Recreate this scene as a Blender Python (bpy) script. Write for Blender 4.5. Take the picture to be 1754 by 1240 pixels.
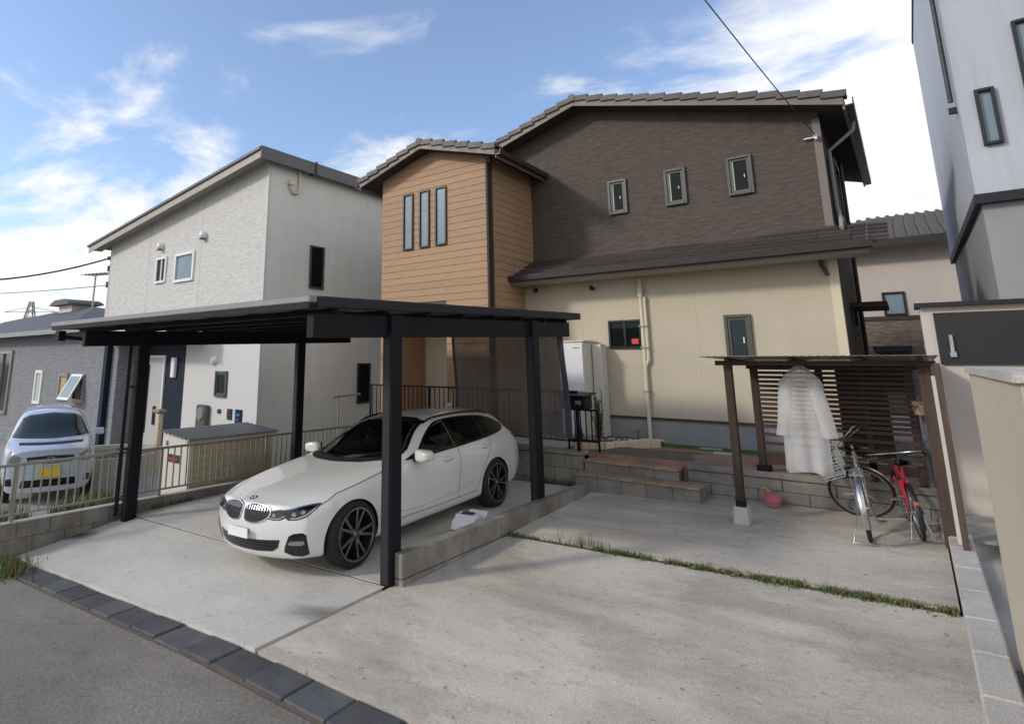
import bpy, bmesh, math, random
from mathutils import Vector, Matrix
from mathutils.bvhtree import BVHTree
random.seed(11)
for o in list(bpy.data.objects):
    bpy.data.objects.remove(o, do_unlink=True)
scene = bpy.context.scene
C = scene.collection
R = math.radians

# ------------------------------------------------------------------ camera
cam_d = bpy.data.cameras.new('camera'); cam = bpy.data.objects.new('camera', cam_d); C.objects.link(cam)
cam.location = (0, 0, 2.1)
cam.rotation_euler = (R(90 + 11.1145), 0, R(39.3103))
cam_d.sensor_width = 36.0
cam_d.lens = 36.0 * 1001.0 / 1754.0
cam_d.shift_x = (877 - 724.9) / 1754.0
cam_d.shift_y = -(620 - 421.76) / 1754.0
cam_d.clip_end = 3000; cam_d.clip_start = 0.05
scene.camera = cam

# ------------------------------------------------------------------ sun, sky, exposure
SUN_TO = Vector((-1.9, -2.5, 1.62)).normalized()          # towards the sun
SUN_EL = math.asin(SUN_TO.z)
sun_d = bpy.data.lights.new('sun', 'SUN'); sun = bpy.data.objects.new('sun', sun_d); C.objects.link(sun)
sun_d.energy = 1.35; sun_d.angle = R(6.0); sun_d.color = (1.0, 0.92, 0.79)
sun.rotation_euler = (-SUN_TO).to_track_quat('-Z', 'Y').to_euler()
sun.location = (0, 0, 30)
world = bpy.data.worlds.new('World'); scene.world = world; world.use_nodes = True
def build_world():
    nt = world.node_tree; N = nt.nodes; L = nt.links
    for n in list(N): N.remove(n)
    out = N.new('ShaderNodeOutputWorld'); bg = N.new('ShaderNodeBackground')
    sky = N.new('ShaderNodeTexSky'); sky.sky_type = 'NISHITA'; sky.sun_disc = False
    sky.sun_elevation = SUN_EL
    sky.sun_rotation = math.atan2(SUN_TO.x, SUN_TO.y)
    sky.air_density = 1.0; sky.dust_density = 1.0; sky.ozone_density = 2.0
    tc = N.new('ShaderNodeTexCoord')
    sep = N.new('ShaderNodeSeparateXYZ'); L.new(tc.outputs['Generated'], sep.inputs[0])
    def mth(op, a, b=None, c=None):
        m = N.new('ShaderNodeMath'); m.operation = op
        for i, v in enumerate((a, b, c)):
            if v is None: continue
            if isinstance(v, (int, float)): m.inputs[i].default_value = v
            else: L.new(v, m.inputs[i])
        return m.outputs[0]
    zc = mth('MAXIMUM', sep.outputs[2], 0.02)
    zz = mth('ADD', zc, 0.16)
    px = mth('DIVIDE', sep.outputs[0], zz); py = mth('DIVIDE', sep.outputs[1], zz)
    comb = N.new('ShaderNodeCombineXYZ'); L.new(px, comb.inputs[0]); L.new(py, comb.inputs[1]); comb.inputs[2].default_value = 3.1
    mp = N.new('ShaderNodeMapping'); mp.inputs['Rotation'].default_value = (0, 0, R(25)); mp.inputs['Scale'].default_value = (1.0, 1.45, 1.0)
    L.new(comb.outputs[0], mp.inputs[0])
    n1 = N.new('ShaderNodeTexNoise'); n1.inputs['Scale'].default_value = 1.7; n1.inputs['Detail'].default_value = 9; n1.inputs['Roughness'].default_value = 0.58; n1.inputs['Distortion'].default_value = 0.35
    L.new(mp.outputs[0], n1.inputs['Vector'])
    # more cloud low in the sky and towards +x (right of the picture)
    low = mth('MULTIPLY', mth('SUBTRACT', 0.45, zc), 0.78)
    rgt = mth('MULTIPLY', mth('ADD', sep.outputs[0], 0.38), 0.42)
    cov = mth('ADD', mth('ADD', n1.outputs[0], low), mth('MAXIMUM', rgt, -0.02))
    ramp = N.new('ShaderNodeMapRange'); ramp.interpolation_type = 'SMOOTHSTEP'
    ramp.inputs['From Min'].default_value = 0.50; ramp.inputs['From Max'].default_value = 0.71
    L.new(cov, ramp.inputs['Value'])
    n2 = N.new('ShaderNodeTexNoise'); n2.inputs['Scale'].default_value = 3.3; n2.inputs['Detail'].default_value = 6
    L.new(mp.outputs[0], n2.inputs['Vector'])
    shade = N.new('ShaderNodeMix'); shade.data_type = 'RGBA'
    shade.inputs[6].default_value = (4.2, 4.35, 4.7, 1); shade.inputs[7].default_value = (5.8, 5.7, 5.55, 1)
    L.new(n2.outputs[0], shade.inputs[0])
    # clear-sky tint multiplied up a little so the blue matches a hazy bright day
    skm = N.new('ShaderNodeMix'); skm.data_type = 'RGBA'; skm.blend_type = 'MULTIPLY'; skm.inputs[0].default_value = 1.0
    L.new(sky.outputs[0], skm.inputs[6]); skm.inputs[7].default_value = (1.02, 1.06, 1.14, 1)
    hz = N.new('ShaderNodeMix'); hz.data_type = 'RGBA'; hz.inputs[0].default_value = .07; hz.inputs[7].default_value = (4.3, 4.5, 4.8, 1)
    L.new(skm.outputs[2], hz.inputs[6])                    # thin veil of high haze
    mix = N.new('ShaderNodeMix'); mix.data_type = 'RGBA'
    L.new(ramp.outputs[0], mix.inputs[0]); L.new(hz.outputs[2], mix.inputs[6]); L.new(shade.outputs[2], mix.inputs[7])
    L.new(mix.outputs[2], bg.inputs['Color']); bg.inputs['Strength'].default_value = 0.15
    L.new(bg.outputs[0], out.inputs['Surface'])
build_world()
scene.view_settings.view_transform = 'Standard'
scene.view_settings.look = 'None'
scene.view_settings.gamma = 1.0
scene.view_settings.exposure = 0.48
scene.view_settings.use_curve_mapping = False
scene.cycles.use_denoising = True
scene.cycles.max_bounces = 8
scene.cycles.transparent_max_bounces = 12

# ------------------------------------------------------------------ materials
MATS = {}
def nodes_of(name):
    m = bpy.data.materials.new(name); m.use_nodes = True
    nt = m.node_tree
    return m, nt, nt.nodes, nt.links, nt.nodes['Principled BSDF']
def coords(N, L, kind='Object', scale=(1, 1, 1)):
    tc = N.new('ShaderNodeTexCoord'); mp = N.new('ShaderNodeMapping'); mp.inputs['Scale'].default_value = scale
    if kind == 'World':
        g = N.new('ShaderNodeNewGeometry'); L.new(g.outputs['Position'], mp.inputs[0])
    else:
        L.new(tc.outputs[kind], mp.inputs[0])
    return mp.outputs[0]
def noise(N, L, vec, scale, detail=4, rough=.55):
    n = N.new('ShaderNodeTexNoise'); n.inputs['Scale'].default_value = scale; n.inputs['Detail'].default_value = detail
    n.inputs['Roughness'].default_value = rough; L.new(vec, n.inputs['Vector']); return n.outputs[0]
def ramp(N, L, v, stops):
    r = N.new('ShaderNodeValToRGB'); els = r.color_ramp.elements
    while len(els) < len(stops): els.new(0.5)
    for e, (p, c) in zip(els, stops):
        e.position = p; e.color = (c[0], c[1], c[2], 1) if not isinstance(c, (int, float)) else (c, c, c, 1)
    L.new(v, r.inputs[0]); return r.outputs[0]
def mixc(N, L, f, a, b, mode='MIX'):
    m = N.new('ShaderNodeMix'); m.data_type = 'RGBA'; m.blend_type = mode
    for i, v in ((0, f), (6, a), (7, b)):
        if isinstance(v, (int, float)): m.inputs[i].default_value = v
        elif isinstance(v, tuple): m.inputs[i].default_value = (v[0], v[1], v[2], 1)
        else: L.new(v, m.inputs[i])
    return m.outputs[2]
def bump(N, L, h, P, strength=.4, dist=.01):
    b = N.new('ShaderNodeBump'); b.inputs['Strength'].default_value = strength; b.inputs['Distance'].default_value = dist
    L.new(h, b.inputs['Height']); L.new(b.outputs[0], P.inputs['Normal'])
def sc(c, k): return tuple(min(1, x * k) for x in c)
def pm(name, col, rough=.6, var=.12, scale=5, bmp=0, bscale=60, metal=0, coat=0, spec=.5, rnd=0, vscale=(1, 1, 1), bdist=.004, kind='World', dirt=0, streak=0):
    """plain surface: base colour with two octaves of drift, optional relief and per-object variation"""
    if name in MATS: return MATS[name]
    m, nt, N, L, P = nodes_of(name)
    v = coords(N, L, kind, vscale)
    f = noise(N, L, v, scale, 6, .6)
    base = mixc(N, L, f, sc(col, 1 - var), sc(col, 1 + var))
    if dirt:
        d = ramp(N, L, noise(N, L, v, scale * .35, 5, .65), [(.42, 0), (.72, 1)])
        base = mixc(N, L, d, base, sc(col, 1 - dirt))
    if streak:                                             # rain runs and wash marks
        rs = ramp(N, L, noise(N, L, coords(N, L, 'World', (4.5, 4.5, .35)), 1.5, 7, .65), [(.45, 0), (.72, streak)])
        base = mixc(N, L, rs, base, sc(col, .62))
    if rnd:
        oi = N.new('ShaderNodeObjectInfo')
        base = mixc(N, L, oi.outputs['Random'], mixc(N, L, 1.0, base, (1 - rnd,) * 3, 'MULTIPLY'), base)
    L.new(base, P.inputs['Base Color'])
    rr = ramp(N, L, noise(N, L, v, scale * 2.3, 4), [(.3, max(0, rough - .08)), (.7, min(1, rough + .08))])
    L.new(rr, P.inputs['Roughness'])
    P.inputs['Metallic'].default_value = metal; P.inputs['Specular IOR Level'].default_value = spec
    if coat: P.inputs['Coat Weight'].default_value = coat; P.inputs['Coat Roughness'].default_value = .04
    if bmp: bump(N, L, noise(N, L, v, bscale, 5, .6), P, bmp, bdist)
    MATS[name] = m; return m
def concrete(name, col, stain, sscale=.55, amt=.8, wet=None, crack=0, streak=0, coarse=95, cbump=.35):
    m, nt, N, L, P = nodes_of(name)
    v = coords(N, L, 'World'); vs = coords(N, L, 'World', (.55, 1.25, 1))
    base = mixc(N, L, noise(N, L, v, 2.2, 8, .65), sc(col, .86), sc(col, 1.12))
    s = ramp(N, L, noise(N, L, vs, sscale, 7, .6), [(.40, 0), (.66, amt)])
    base = mixc(N, L, s, base, stain)
    s2 = ramp(N, L, noise(N, L, vs, sscale * 4.1, 6, .7), [(.52, 0), (.75, .45)])
    base = mixc(N, L, s2, base, sc(stain, .8))
    if streak:                                             # worn bands along the lot, water marks
        b1 = ramp(N, L, noise(N, L, coords(N, L, 'World', (.5, 1.15, 1)), 1.0, 9, .66), [(.47, 0), (.60, streak)])
        base = mixc(N, L, b1, base, sc(stain, .92))
        b2 = ramp(N, L, noise(N, L, coords(N, L, 'World', (1.1, 1.9, 1)), 2.1, 8, .72), [(.55, 0), (.70, streak * .7)])
        base = mixc(N, L, b2, base, sc(stain, .72))
        dt = ramp(N, L, noise(N, L, v, 17, 3, .5), [(.66, 0), (.72, .6)])
        base = mixc(N, L, dt, base, sc(stain, .55))
    if crack:
        wv = N.new('ShaderNodeVectorMath'); wv.operation = 'ADD'; nn = noise(N, L, v, 1.6, 5); cb = N.new('ShaderNodeCombineXYZ'); L.new(nn, cb.inputs[0]); L.new(nn, cb.inputs[1]); L.new(v, wv.inputs[0]); L.new(cb.outputs[0], wv.inputs[1])
        vo = N.new('ShaderNodeTexVoronoi'); vo.feature = 'DISTANCE_TO_EDGE'; vo.inputs['Scale'].default_value = .42; L.new(wv.outputs[0], vo.inputs['Vector'])
        ck = ramp(N, L, vo.outputs['Distance'], [(.0, crack), (.004, 0)])
        base = mixc(N, L, ck, base, sc(stain, .4))
    sp = ramp(N, L, noise(N, L, v, coarse, 3, .7), [(.35, .70), (.62, 1.10)])
    base = mixc(N, L, 1.0, base, sp, 'MULTIPLY')
    if wet:                                                # rain streaks down the faces
        rs = ramp(N, L, noise(N, L, coords(N, L, 'World', (3.2, 3.2, .9)), 1.9, 8, .72), [(.45, 0), (.75, .5)])
        base = mixc(N, L, rs, base, sc(stain, .75))
    L.new(base, P.inputs['Base Color']); P.inputs['Roughness'].default_value = .82; P.inputs['Specular IOR Level'].default_value = .3
    bump(N, L, noise(N, L, v, coarse * 1.3, 4, .7), P, cbump, .005)
    MATS[name] = m; return m
def splitstone(name, col, dark, k=1.0, strength=.75):
    """fibre-cement siding moulded like thin split stone: long low flakes with relief"""
    m, nt, N, L, P = nodes_of(name)
    v = coords(N, L, 'World', (2.1 * k, 2.1 * k, 9.5 * k))
    vo = N.new('ShaderNodeTexVoronoi'); vo.inputs['Scale'].default_value = 1.6; vo.inputs['Randomness'].default_value = .95
    nv = noise(N, L, v, 1.7, 3); add = N.new('ShaderNodeVectorMath'); add.operation = 'ADD'
    cmb = N.new('ShaderNodeCombineXYZ'); L.new(nv, cmb.inputs[0]); L.new(nv, cmb.inputs[2]); L.new(v, add.inputs[0]); L.new(cmb.outputs[0], add.inputs[1])
    L.new(add.outputs[0], vo.inputs['Vector'])
    n = noise(N, L, v, 2.6, 6, .65)
    h = mixc(N, L, .45, vo.outputs['Distance'], n)
    base = mixc(N, L, ramp(N, L, h, [(.2, 0), (.62, 1)]), sc(col, 1.1), dark)
    big = noise(N, L, coords(N, L, 'World'), .9, 5)
    base = mixc(N, L, ramp(N, L, big, [(.3, 0), (.75, .35)]), base, sc(dark, 1.05))
    L.new(base, P.inputs['Base Color']); P.inputs['Roughness'].default_value = .75; P.inputs['Specular IOR Level'].default_value = .3
    inv = N.new('ShaderNodeInvert'); L.new(h, inv.inputs['Color'])
    bump(N, L, inv.outputs[0], P, strength, .02)
    MATS[name] = m; return m
def glassy(name, col, rough=.05, spec=.6):
    m, nt, N, L, P = nodes_of(name)
    v = coords(N, L, 'World')
    L.new(mixc(N, L, noise(N, L, v, 2.5, 3), sc(col, .7), sc(col, 1.3)), P.inputs['Base Color'])
    P.inputs['Roughness'].default_value = rough; P.inputs['Specular IOR Level'].default_value = spec
    P.inputs['IOR'].default_value = 1.5
    bump(N, L, noise(N, L, v, 1.7, 2), P, .05, .02)
    MATS[name] = m; return m
def carpaint(name, col):
    m, nt, N, L, P = nodes_of(name)
    f = noise(N, L, coords(N, L, 'World'), 260, 2)
    L.new(mixc(N, L, f, sc(col, .985), sc(col, 1.015)), P.inputs['Base Color'])
    P.inputs['Roughness'].default_value = .34; P.inputs['Coat Weight'].default_value = .9; P.inputs['Coat Roughness'].default_value = .035
    MATS[name] = m; return m
def wood(name, col, dark, rnd=.25, rough=.6, ax=(1.2, 1.2, 16)):
    m, nt, N, L, P = nodes_of(name)
    v = coords(N, L, 'World', ax)
    g = noise(N, L, v, 3.0, 7, .62)
    base = mixc(N, L, ramp(N, L, g, [(.3, 0), (.75, 1)]), col, dark)
    oi = N.new('ShaderNodeObjectInfo')
    base = mixc(N, L, oi.outputs['Random'], mixc(N, L, 1.0, base, (1 - rnd,) * 3, 'MULTIPLY'), base)
    L.new(base, P.inputs['Base Color']); P.inputs['Roughness'].default_value = rough; P.inputs['Specular IOR Level'].default_value = .35
    bump(N, L, g, P, .3, .004)
    MATS[name] = m; return m

concrete('concrete_pad', (.61, .59, .545), (.45, .425, .38), .5, .6, crack=.14, streak=.30)
concrete('concrete_drive', (.62, .57, .49), (.29, .25, .20), .42, .62, crack=.22, streak=.50)
concrete('concrete_block', (.30, .28, .25), (.12, .108, .095), 1.4, .8, True)
concrete('concrete_light', (.52, .50, .46), (.33, .31, .28), 1.4, .5)
concrete('asphalt', (.25, .228, .195), (.15, .135, .115), .8, .6, crack=.22, streak=.3, coarse=45, cbump=.9)
concrete('yard_concrete', (.40, .39, .36), (.22, .21, .18), .7, .7)
concrete('foundation', (.30, .31, .305), (.25, .255, .25), .9, .5)
pm('soil', (.13, .105, .075), .95, .35, 7, .8, 40, bdist=.02)
pm('terrain', (.12, .12, .09), .95, .3, .6, .5, 30)
pm('paver', (.088, .088, .094), .85, .3, 9, .9, 60, rnd=.45, dirt=-.6)
splitstone('stone_dark', (.108, .088, .073), (.070, .057, .048), 1.5, .6)
splitstone('stone_light', (.60, .595, .575), (.50, .495, .475), 1.35, .55)
splitstone('stone_grey', (.24, .25, .265), (.165, .175, .19), 1.3, .8)
splitstone('stone_tan', (.27, .21, .15), (.15, .115, .085), 1.1)
pm('stucco_cream', (.50, .445, .345), .85, .07, 1.2, .5, 90, dirt=.12, streak=.13)
pm('stucco_joint', (.42, .375, .29), .9, .05, 3)
pm('board_joint_grey', (.52, .525, .50), .9, .05, 3)
pm('stucco_porch', (.60, .52, .40), .85, .06, 1.2, .3, 150)
pm('stucco_white', (.66, .665, .63), .85, .06, .8, .45, 90, dirt=.16, streak=.22)
pm('stucco_white_front', (.56, .56, .55), .85, .05, .8, .3, 120, dirt=.06)
pm('stucco_pink', (.52, .46, .41), .85, .06, .7, .3, 90, dirt=.08, streak=.2)
pm('stucco_blue', (.46, .485, .53), .8, .06, .7, .3, 90, dirt=.1, streak=.35)
pm('grey_panel', (.26, .265, .275), .6, .12, 2, .1)
wood('siding_brown', (.44, .285, .17), (.31, .195, .112), .10, .6, (1.4, 1.4, 22))
pm('trim_brown', (.045, .032, .027), .5, .2, 6, .1)
pm('fascia_taupe', (.17, .142, .125), .55, .12, 3, .1)
pm('fascia_beige', (.36, .33, .29), .55, .1, 3, .1)
pm('soffit_dark', (.05, .042, .038), .8, .15, 3)
pm('tile_grey', (.122, .114, .105), .6, .25, 5, .4, 70, rnd=.35)
pm('tile_brown', (.085, .068, .062), .5, .3, 5, .4, 70, rnd=.45)
pm('roof_metal', (.07, .075, .085), .35, .15, 4, spec=.6)
pm('metal_black', (.006, .006, .010), .55, .25, 6, spec=.22)
pm('metal_fascia', (.25, .25, .245), .35, .12, 3, metal=.5)
pm('metal_darkgrey', (.020, .020, .026), .5, .2, 4, spec=.28)
pm('gutter_dark', (.030, .024, .022), .35, .2, 5)
pm('alu_bronze', (.085, .085, .075), .4, .15, 6, metal=.3)
pm('alu_black', (.012, .012, .013), .35, .2, 6)
pm('alu_white', (.72, .73, .73), .4, .05, 6)
pm('alu_champagne', (.30, .285, .235), .4, .12, 8, metal=.5)
pm('pvc_cream', (.60, .54, .40), .45, .06, 4)
pm('pvc_grey', (.30, .29, .28), .5, .08, 4)
pm('white_enamel', (.74, .75, .76), .3, .03, 2, coat=.3)
pm('off_white', (.58, .56, .50), .5, .06, 4)
glassy('glass_dark', (.008, .012, .012), .05, .22)
glassy('glass_sky', (.17, .235, .29), .2, .6)  # reflected sky put into the pale blue base colour
glassy('glass_teal', (.014, .026, .030), .08, .3)
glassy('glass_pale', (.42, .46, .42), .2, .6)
glassy('glass_car', (.013, .020, .018), .03, .8)
pm('navy_panel', (.008, .014, .030), .6, .15, 4, spec=.2)
pm('door_silver', (.42, .42, .42), .4, .06, 3)
wood('door_wood', (.42, .21, .09), (.27, .12, .05), .1, .5, (9, 9, 1.1))
wood('timber_dark', (.065, .036, .027), (.030, .017, .013), .35, .65, (10, 10, 1.4))
wood('slat_dark', (.095, .054, .038), (.045, .026, .019), .45, .6, (1.2, 1.2, 14))
wood('timber_old', (.115, .078, .058), (.055, .036, .028), .3, .75, (12, 12, 1.2))
pm('tread_tile', (.37, .265, .18), .75, .25, 9, .5, 60, rnd=.25, dirt=.3)
pm('turf', (.10, .19, .035), .9, .3, 14, .8, 120, bdist=.02)
pm('leaf_green', (.055, .105, .025), .6, .35, 9)
pm('leaf_dry', (.24, .17, .06), .8, .3, 9)
pm('leaf_dark', (.030, .055, .020), .5, .3, 9)
pm('leaf_litter', (.26, .16, .09), .8, .35, 20)
pm('bark', (.10, .075, .05), .9, .3, 20, .6)
pm('red_paint', (.42, .02, .035), .3, .1, 6, coat=.3)
pm('red_plastic', (.55, .06, .06), .4, .1, 6)
pm('pink_plastic', (.62, .16, .18), .45, .1, 6)
pm('yellow_plastic', (.62, .40, .05), .45, .1, 6)
pm('blue_plastic', (.06, .16, .45), .45, .1, 6)
pm('steel', (.50, .50, .50), .25, .08, 8, metal=.9)
pm('steel_dull', (.32, .32, .31), .4, .12, 8, metal=.7)
pm('rubber', (.012, .012, .012), .8, .2, 12, .3, 60)
pm('black_plastic', (.012, .012, .013), .5, .2, 8)
pm('white_plastic', (.68, .69, .70), .4, .06, 8)
carpaint('car_white', (.66, .665, .65))
carpaint('car_blue', (.42, .48, .57))
pm('car_black', (.006, .006, .007), .25, .1, 5, coat=.3)
pm('car_matte', (.010, .010, .010), .7, .1, 5)
pm('car_trim', (.018, .018, .019), .35, .1, 5)
pm('chrome', (.60, .60, .63), .2, .03, 5, metal=1)
pm('rim_dark', (.075, .075, .080), .3, .1, 5, metal=.8)
pm('rim_edge', (.34, .34, .35), .25, .1, 5, metal=.9)
glassy('lamp_clear', (.20, .21, .22), .08, .8)
pm('lamp_lens', (.40, .42, .45), .1, .05, 30, metal=.8)
pm('lamp_red', (.16, .012, .014), .2, .1, 5, coat=.4)
pm('plate_white', (.74, .74, .76), .5, .02, 5)
pm('plate_yellow', (.72, .48, .03), .5, .03, 5)
pm('plate_ink', (.02, .03, .025), .5, .02, 5)
pm('badge_blue', (.03, .14, .42), .3, .03, 5)
pm('cardboard', (.40, .31, .2), .85, .1, 5)
pm('cable', (.035, .035, .045), .6, .1, 5)
pm('stone_border', (.56, .47, .33), .8, .2, 14, .5, 50)
pm('gravel_white', (.62, .58, .55), .85, .15, 30, .8, 60)
def clear_glass(name, tint, ior=1.52):
    m, nt, N, L, P = nodes_of(name); N.remove(P); out = N['Material Output']
    tr = N.new('ShaderNodeBsdfTransparent'); tr.inputs[0].default_value = (*tint, 1)
    gl = N.new('ShaderNodeBsdfGlossy'); gl.inputs['Roughness'].default_value = .015
    fr = N.new('ShaderNodeFresnel'); fr.inputs['IOR'].default_value = ior
    bp = N.new('ShaderNodeBump'); bp.inputs['Strength'].default_value = .03; bp.inputs['Distance'].default_value = .02
    L.new(noise(N, L, coords(N, L, 'World'), 2.2, 2), bp.inputs['Height']); L.new(bp.outputs[0], gl.inputs['Normal']); L.new(bp.outputs[0], fr.inputs['Normal'])
    mx = N.new('ShaderNodeMixShader'); L.new(fr.outputs[0], mx.inputs[0]); L.new(tr.outputs[0], mx.inputs[1]); L.new(gl.outputs[0], mx.inputs[2]); L.new(mx.outputs[0], out.inputs['Surface'])
    MATS[name] = m
clear_glass('glass_clear', (.70, .78, .74), 1.75)
clear_glass('glass_tinted', (.17, .19, .19), 1.75)
pm('seat_grey', (.06, .058, .056), .8, .15, 9, .3, 80)
pm('cabin_lining', (.13, .128, .12), .85, .08, 6)
def brick_pave():
    m, nt, N, L, P = nodes_of('brick_pave')
    v = coords(N, L, 'World')
    b = N.new('ShaderNodeTexBrick'); b.inputs['Scale'].default_value = 1.0
    b.inputs['Brick Width'].default_value = .21; b.inputs['Row Height'].default_value = .105; b.inputs['Mortar Size'].default_value = .006
    b.inputs['Color1'].default_value = (.34, .20, .135, 1); b.inputs['Color2'].default_value = (.27, .155, .11, 1); b.inputs['Mortar'].default_value = (.16, .13, .10, 1)
    L.new(v, b.inputs['Vector'])
    d = ramp(N, L, noise(N, L, v, 2.2, 6, .6), [(.45, 0), (.7, .75)])
    L.new(mixc(N, L, d, b.outputs['Color'], (.17, .14, .105)), P.inputs['Base Color'])
    P.inputs['Roughness'].default_value = .85
    bump(N, L, noise(N, L, v, 60, 5, .6), P, .5, .008)
    MATS['brick_pave'] = m
brick_pave()
def see_through(name, col, alpha, weave=None, trans=.3):
    m, nt, N, L, P = nodes_of(name)
    v = coords(N, L, 'World')
    c = mixc(N, L, noise(N, L, v, 5, 5), sc(col, .8), sc(col, 1.2))
    L.new(c, P.inputs['Base Color']); P.inputs['Roughness'].default_value = .45 if not weave else .9
    out = N['Material Output']
    tl = N.new('ShaderNodeBsdfTranslucent'); L.new(c, tl.inputs[0])
    m1 = N.new('ShaderNodeMixShader'); m1.inputs[0].default_value = trans; L.new(P.outputs[0], m1.inputs[1]); L.new(tl.outputs[0], m1.inputs[2])
    tr = N.new('ShaderNodeBsdfTransparent'); m2 = N.new('ShaderNodeMixShader')
    L.new(tr.outputs[0], m2.inputs[1]); L.new(m1.outputs[0], m2.inputs[2])
    a = ramp(N, L, noise(N, L, v, 3.2, 3), [(.3, max(0, alpha - .08)), (.7, min(1, alpha + .08))])
    L.new(a, m2.inputs[0]); L.new(m2.outputs[0], out.inputs['Surface'])
    MATS[name] = m
see_through('net_cloth', (.145, .135, .13), .80, True, .35)
see_through('net_hem', (.06, .06, .09), .9, True, .2)
see_through('vinyl_coat', (.92, .93, .94), .50, None, .45)
see_through('carport_panel', (.055, .058, .065), .93, None, .1)

# ------------------------------------------------------------------ mesh helpers
class MB:
    def __init__(s): s.v = []; s.f = []; s.m = []
    def quad(s, *pts, mi=0):
        n = len(s.v); s.v += [tuple(p) for p in pts]; s.f.append(tuple(range(n, n + len(pts)))); s.m.append(mi); return s
    def box(s, x0, x1, y0, y1, z0, z1, mi=0, M=None):
        n = len(s.v)
        P = [(x0, y0, z0), (x1, y0, z0), (x1, y1, z0), (x0, y1, z0), (x0, y0, z1), (x1, y0, z1), (x1, y1, z1), (x0, y1, z1)]
        if M is not None: P = [tuple(M @ Vector(p)) for p in P]
        s.v += P
        for f in ((0, 3, 2, 1), (4, 5, 6, 7), (0, 1, 5, 4), (1, 2, 6, 5), (2, 3, 7, 6), (3, 0, 4, 7)):
            s.f.append(tuple(n + i for i in f)); s.m.append(mi)
        return s
    def prism(s, poly, y0, y1, axis='y', mi=0):
        """extrude a 2D polygon: axis y -> (x,z), axis x -> (y,z), axis z -> (x,y)"""
        n = len(s.v); k = len(poly)
        for d in (y0, y1):
            for a, b in poly:
                s.v.append({'y': (a, d, b), 'x': (d, a, b), 'z': (a, b, d)}[axis])
        s.f.append(tuple(range(n, n + k))); s.f.append(tuple(range(n + 2 * k - 1, n + k - 1, -1))); s.m += [mi, mi]
        for i in range(k):
            j = (i + 1) % k; s.f.append((n + i, n + k + i, n + k + j, n + j)); s.m.append(mi)
        return s
    def tube(s, pts, r, n=8, mi=0, caps=True, closed=False):
        pts = [Vector(p) for p in pts]; rs = r if isinstance(r, (list, tuple)) else [r] * len(pts)
        base = len(s.v); K = len(pts); up = None
        for i, p in enumerate(pts):
            if closed: t = (pts[(i + 1) % K] - pts[i - 1]).normalized()
            elif i == 0: t = (pts[1] - p).normalized()
            elif i == K - 1: t = (p - pts[i - 1]).normalized()
            else: t = ((pts[i + 1] - p).normalized() + (p - pts[i - 1]).normalized()).normalized()
            if up is None: up = Vector((0, 0, 1)) if abs(t.z) < .9 else Vector((1, 0, 0))
            a = t.cross(up); a = a.normalized() if a.length > 1e-6 else Vector((1, 0, 0)); b = a.cross(t).normalized(); up = b
            for j in range(n):
                an = 2 * math.pi * j / n; s.v.append(tuple(p + rs[i] * (a * math.cos(an) + b * math.sin(an))))
        for i in range(K if closed else K - 1):
            i2 = (i + 1) % K
            for j in range(n):
                j2 = (j + 1) % n
                s.f.append((base + i * n + j, base + i * n + j2, base + i2 * n + j2, base + i2 * n + j)); s.m.append(mi)
        if caps and not closed:
            s.f.append(tuple(base + j for j in range(n))[::-1]); s.f.append(tuple(base + (K - 1) * n + j for j in range(n))); s.m += [mi, mi]
        return s
    def lathe(s, prof, n=24, M=None, mi=0):
        """profile of (radius, height) turned round local z"""
        base = len(s.v); K = len(prof); M = M or Matrix()
        for r_, h in prof:
            for j in range(n):
                a = 2 * math.pi * j / n; s.v.append(tuple(M @ Vector((r_ * math.cos(a), r_ * math.sin(a), h))))
        for i in range(K - 1):
            for j in range(n):
                j2 = (j + 1) % n
                s.f.append((base + i * n + j, base + i * n + j2, base + (i + 1) * n + j2, base + (i + 1) * n + j)); s.m.append(mi)
        return s
    def grid(s, fn, nu, nv, mi=0, closed_u=False):
        base = len(s.v)
        for i in range(nu + (0 if closed_u else 1)):
            for j in range(nv + 1): s.v.append(tuple(fn(i / nu, j / nv)))
        for i in range(nu):
            i2 = (i + 1) % nu if closed_u else i + 1
            for j in range(nv):
                s.f.append((base + i * (nv + 1) + j, base + i2 * (nv + 1) + j, base + i2 * (nv + 1) + j + 1, base + i * (nv + 1) + j + 1)); s.m.append(mi)
        return s
    def mesh(s, name, mats, smooth=None, bevel=0):
        me = bpy.data.meshes.new(name); me.from_pydata(s.v, [], s.f)
        for mm in (mats if isinstance(mats, (list, tuple)) else [mats]): me.materials.append(MATS[mm])
        me.polygons.foreach_set('material_index', s.m)
        bm = bmesh.new(); bm.from_mesh(me); bmesh.ops.remove_doubles(bm, verts=bm.verts, dist=1e-5) if smooth is not None else None
        bmesh.ops.recalc_face_normals(bm, faces=bm.faces)
        if bevel:
            es = [e for e in bm.edges if len(e.link_faces) == 2 and e.calc_face_angle(0) > .6]
            bmesh.ops.bevel(bm, geom=es, offset=bevel, segments=1, affect='EDGES', profile=.5, clamp_overlap=True)
        bm.to_mesh(me); bm.free()
        if smooth is not None:
            me.polygons.foreach_set('use_smooth', [True] * len(me.polygons)); me.set_sharp_from_angle(angle=R(smooth))
        me.update(); return me
    def build(s, name, mats, parent=None, smooth=None, bevel=0):
        o = bpy.data.objects.new(name, s.mesh(name, mats, smooth, bevel)); C.objects.link(o)
        adopt(o, parent)
        return o
LOCAL = set()            # things whose parts are modelled in their own coordinates
def adopt(o, parent):
    if parent is None: return
    o.parent = parent
    if parent.type == 'EMPTY' and parent.name not in LOCAL:
        o.matrix_parent_inverse = Matrix.Translation(-Vector(parent.location))
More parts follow.
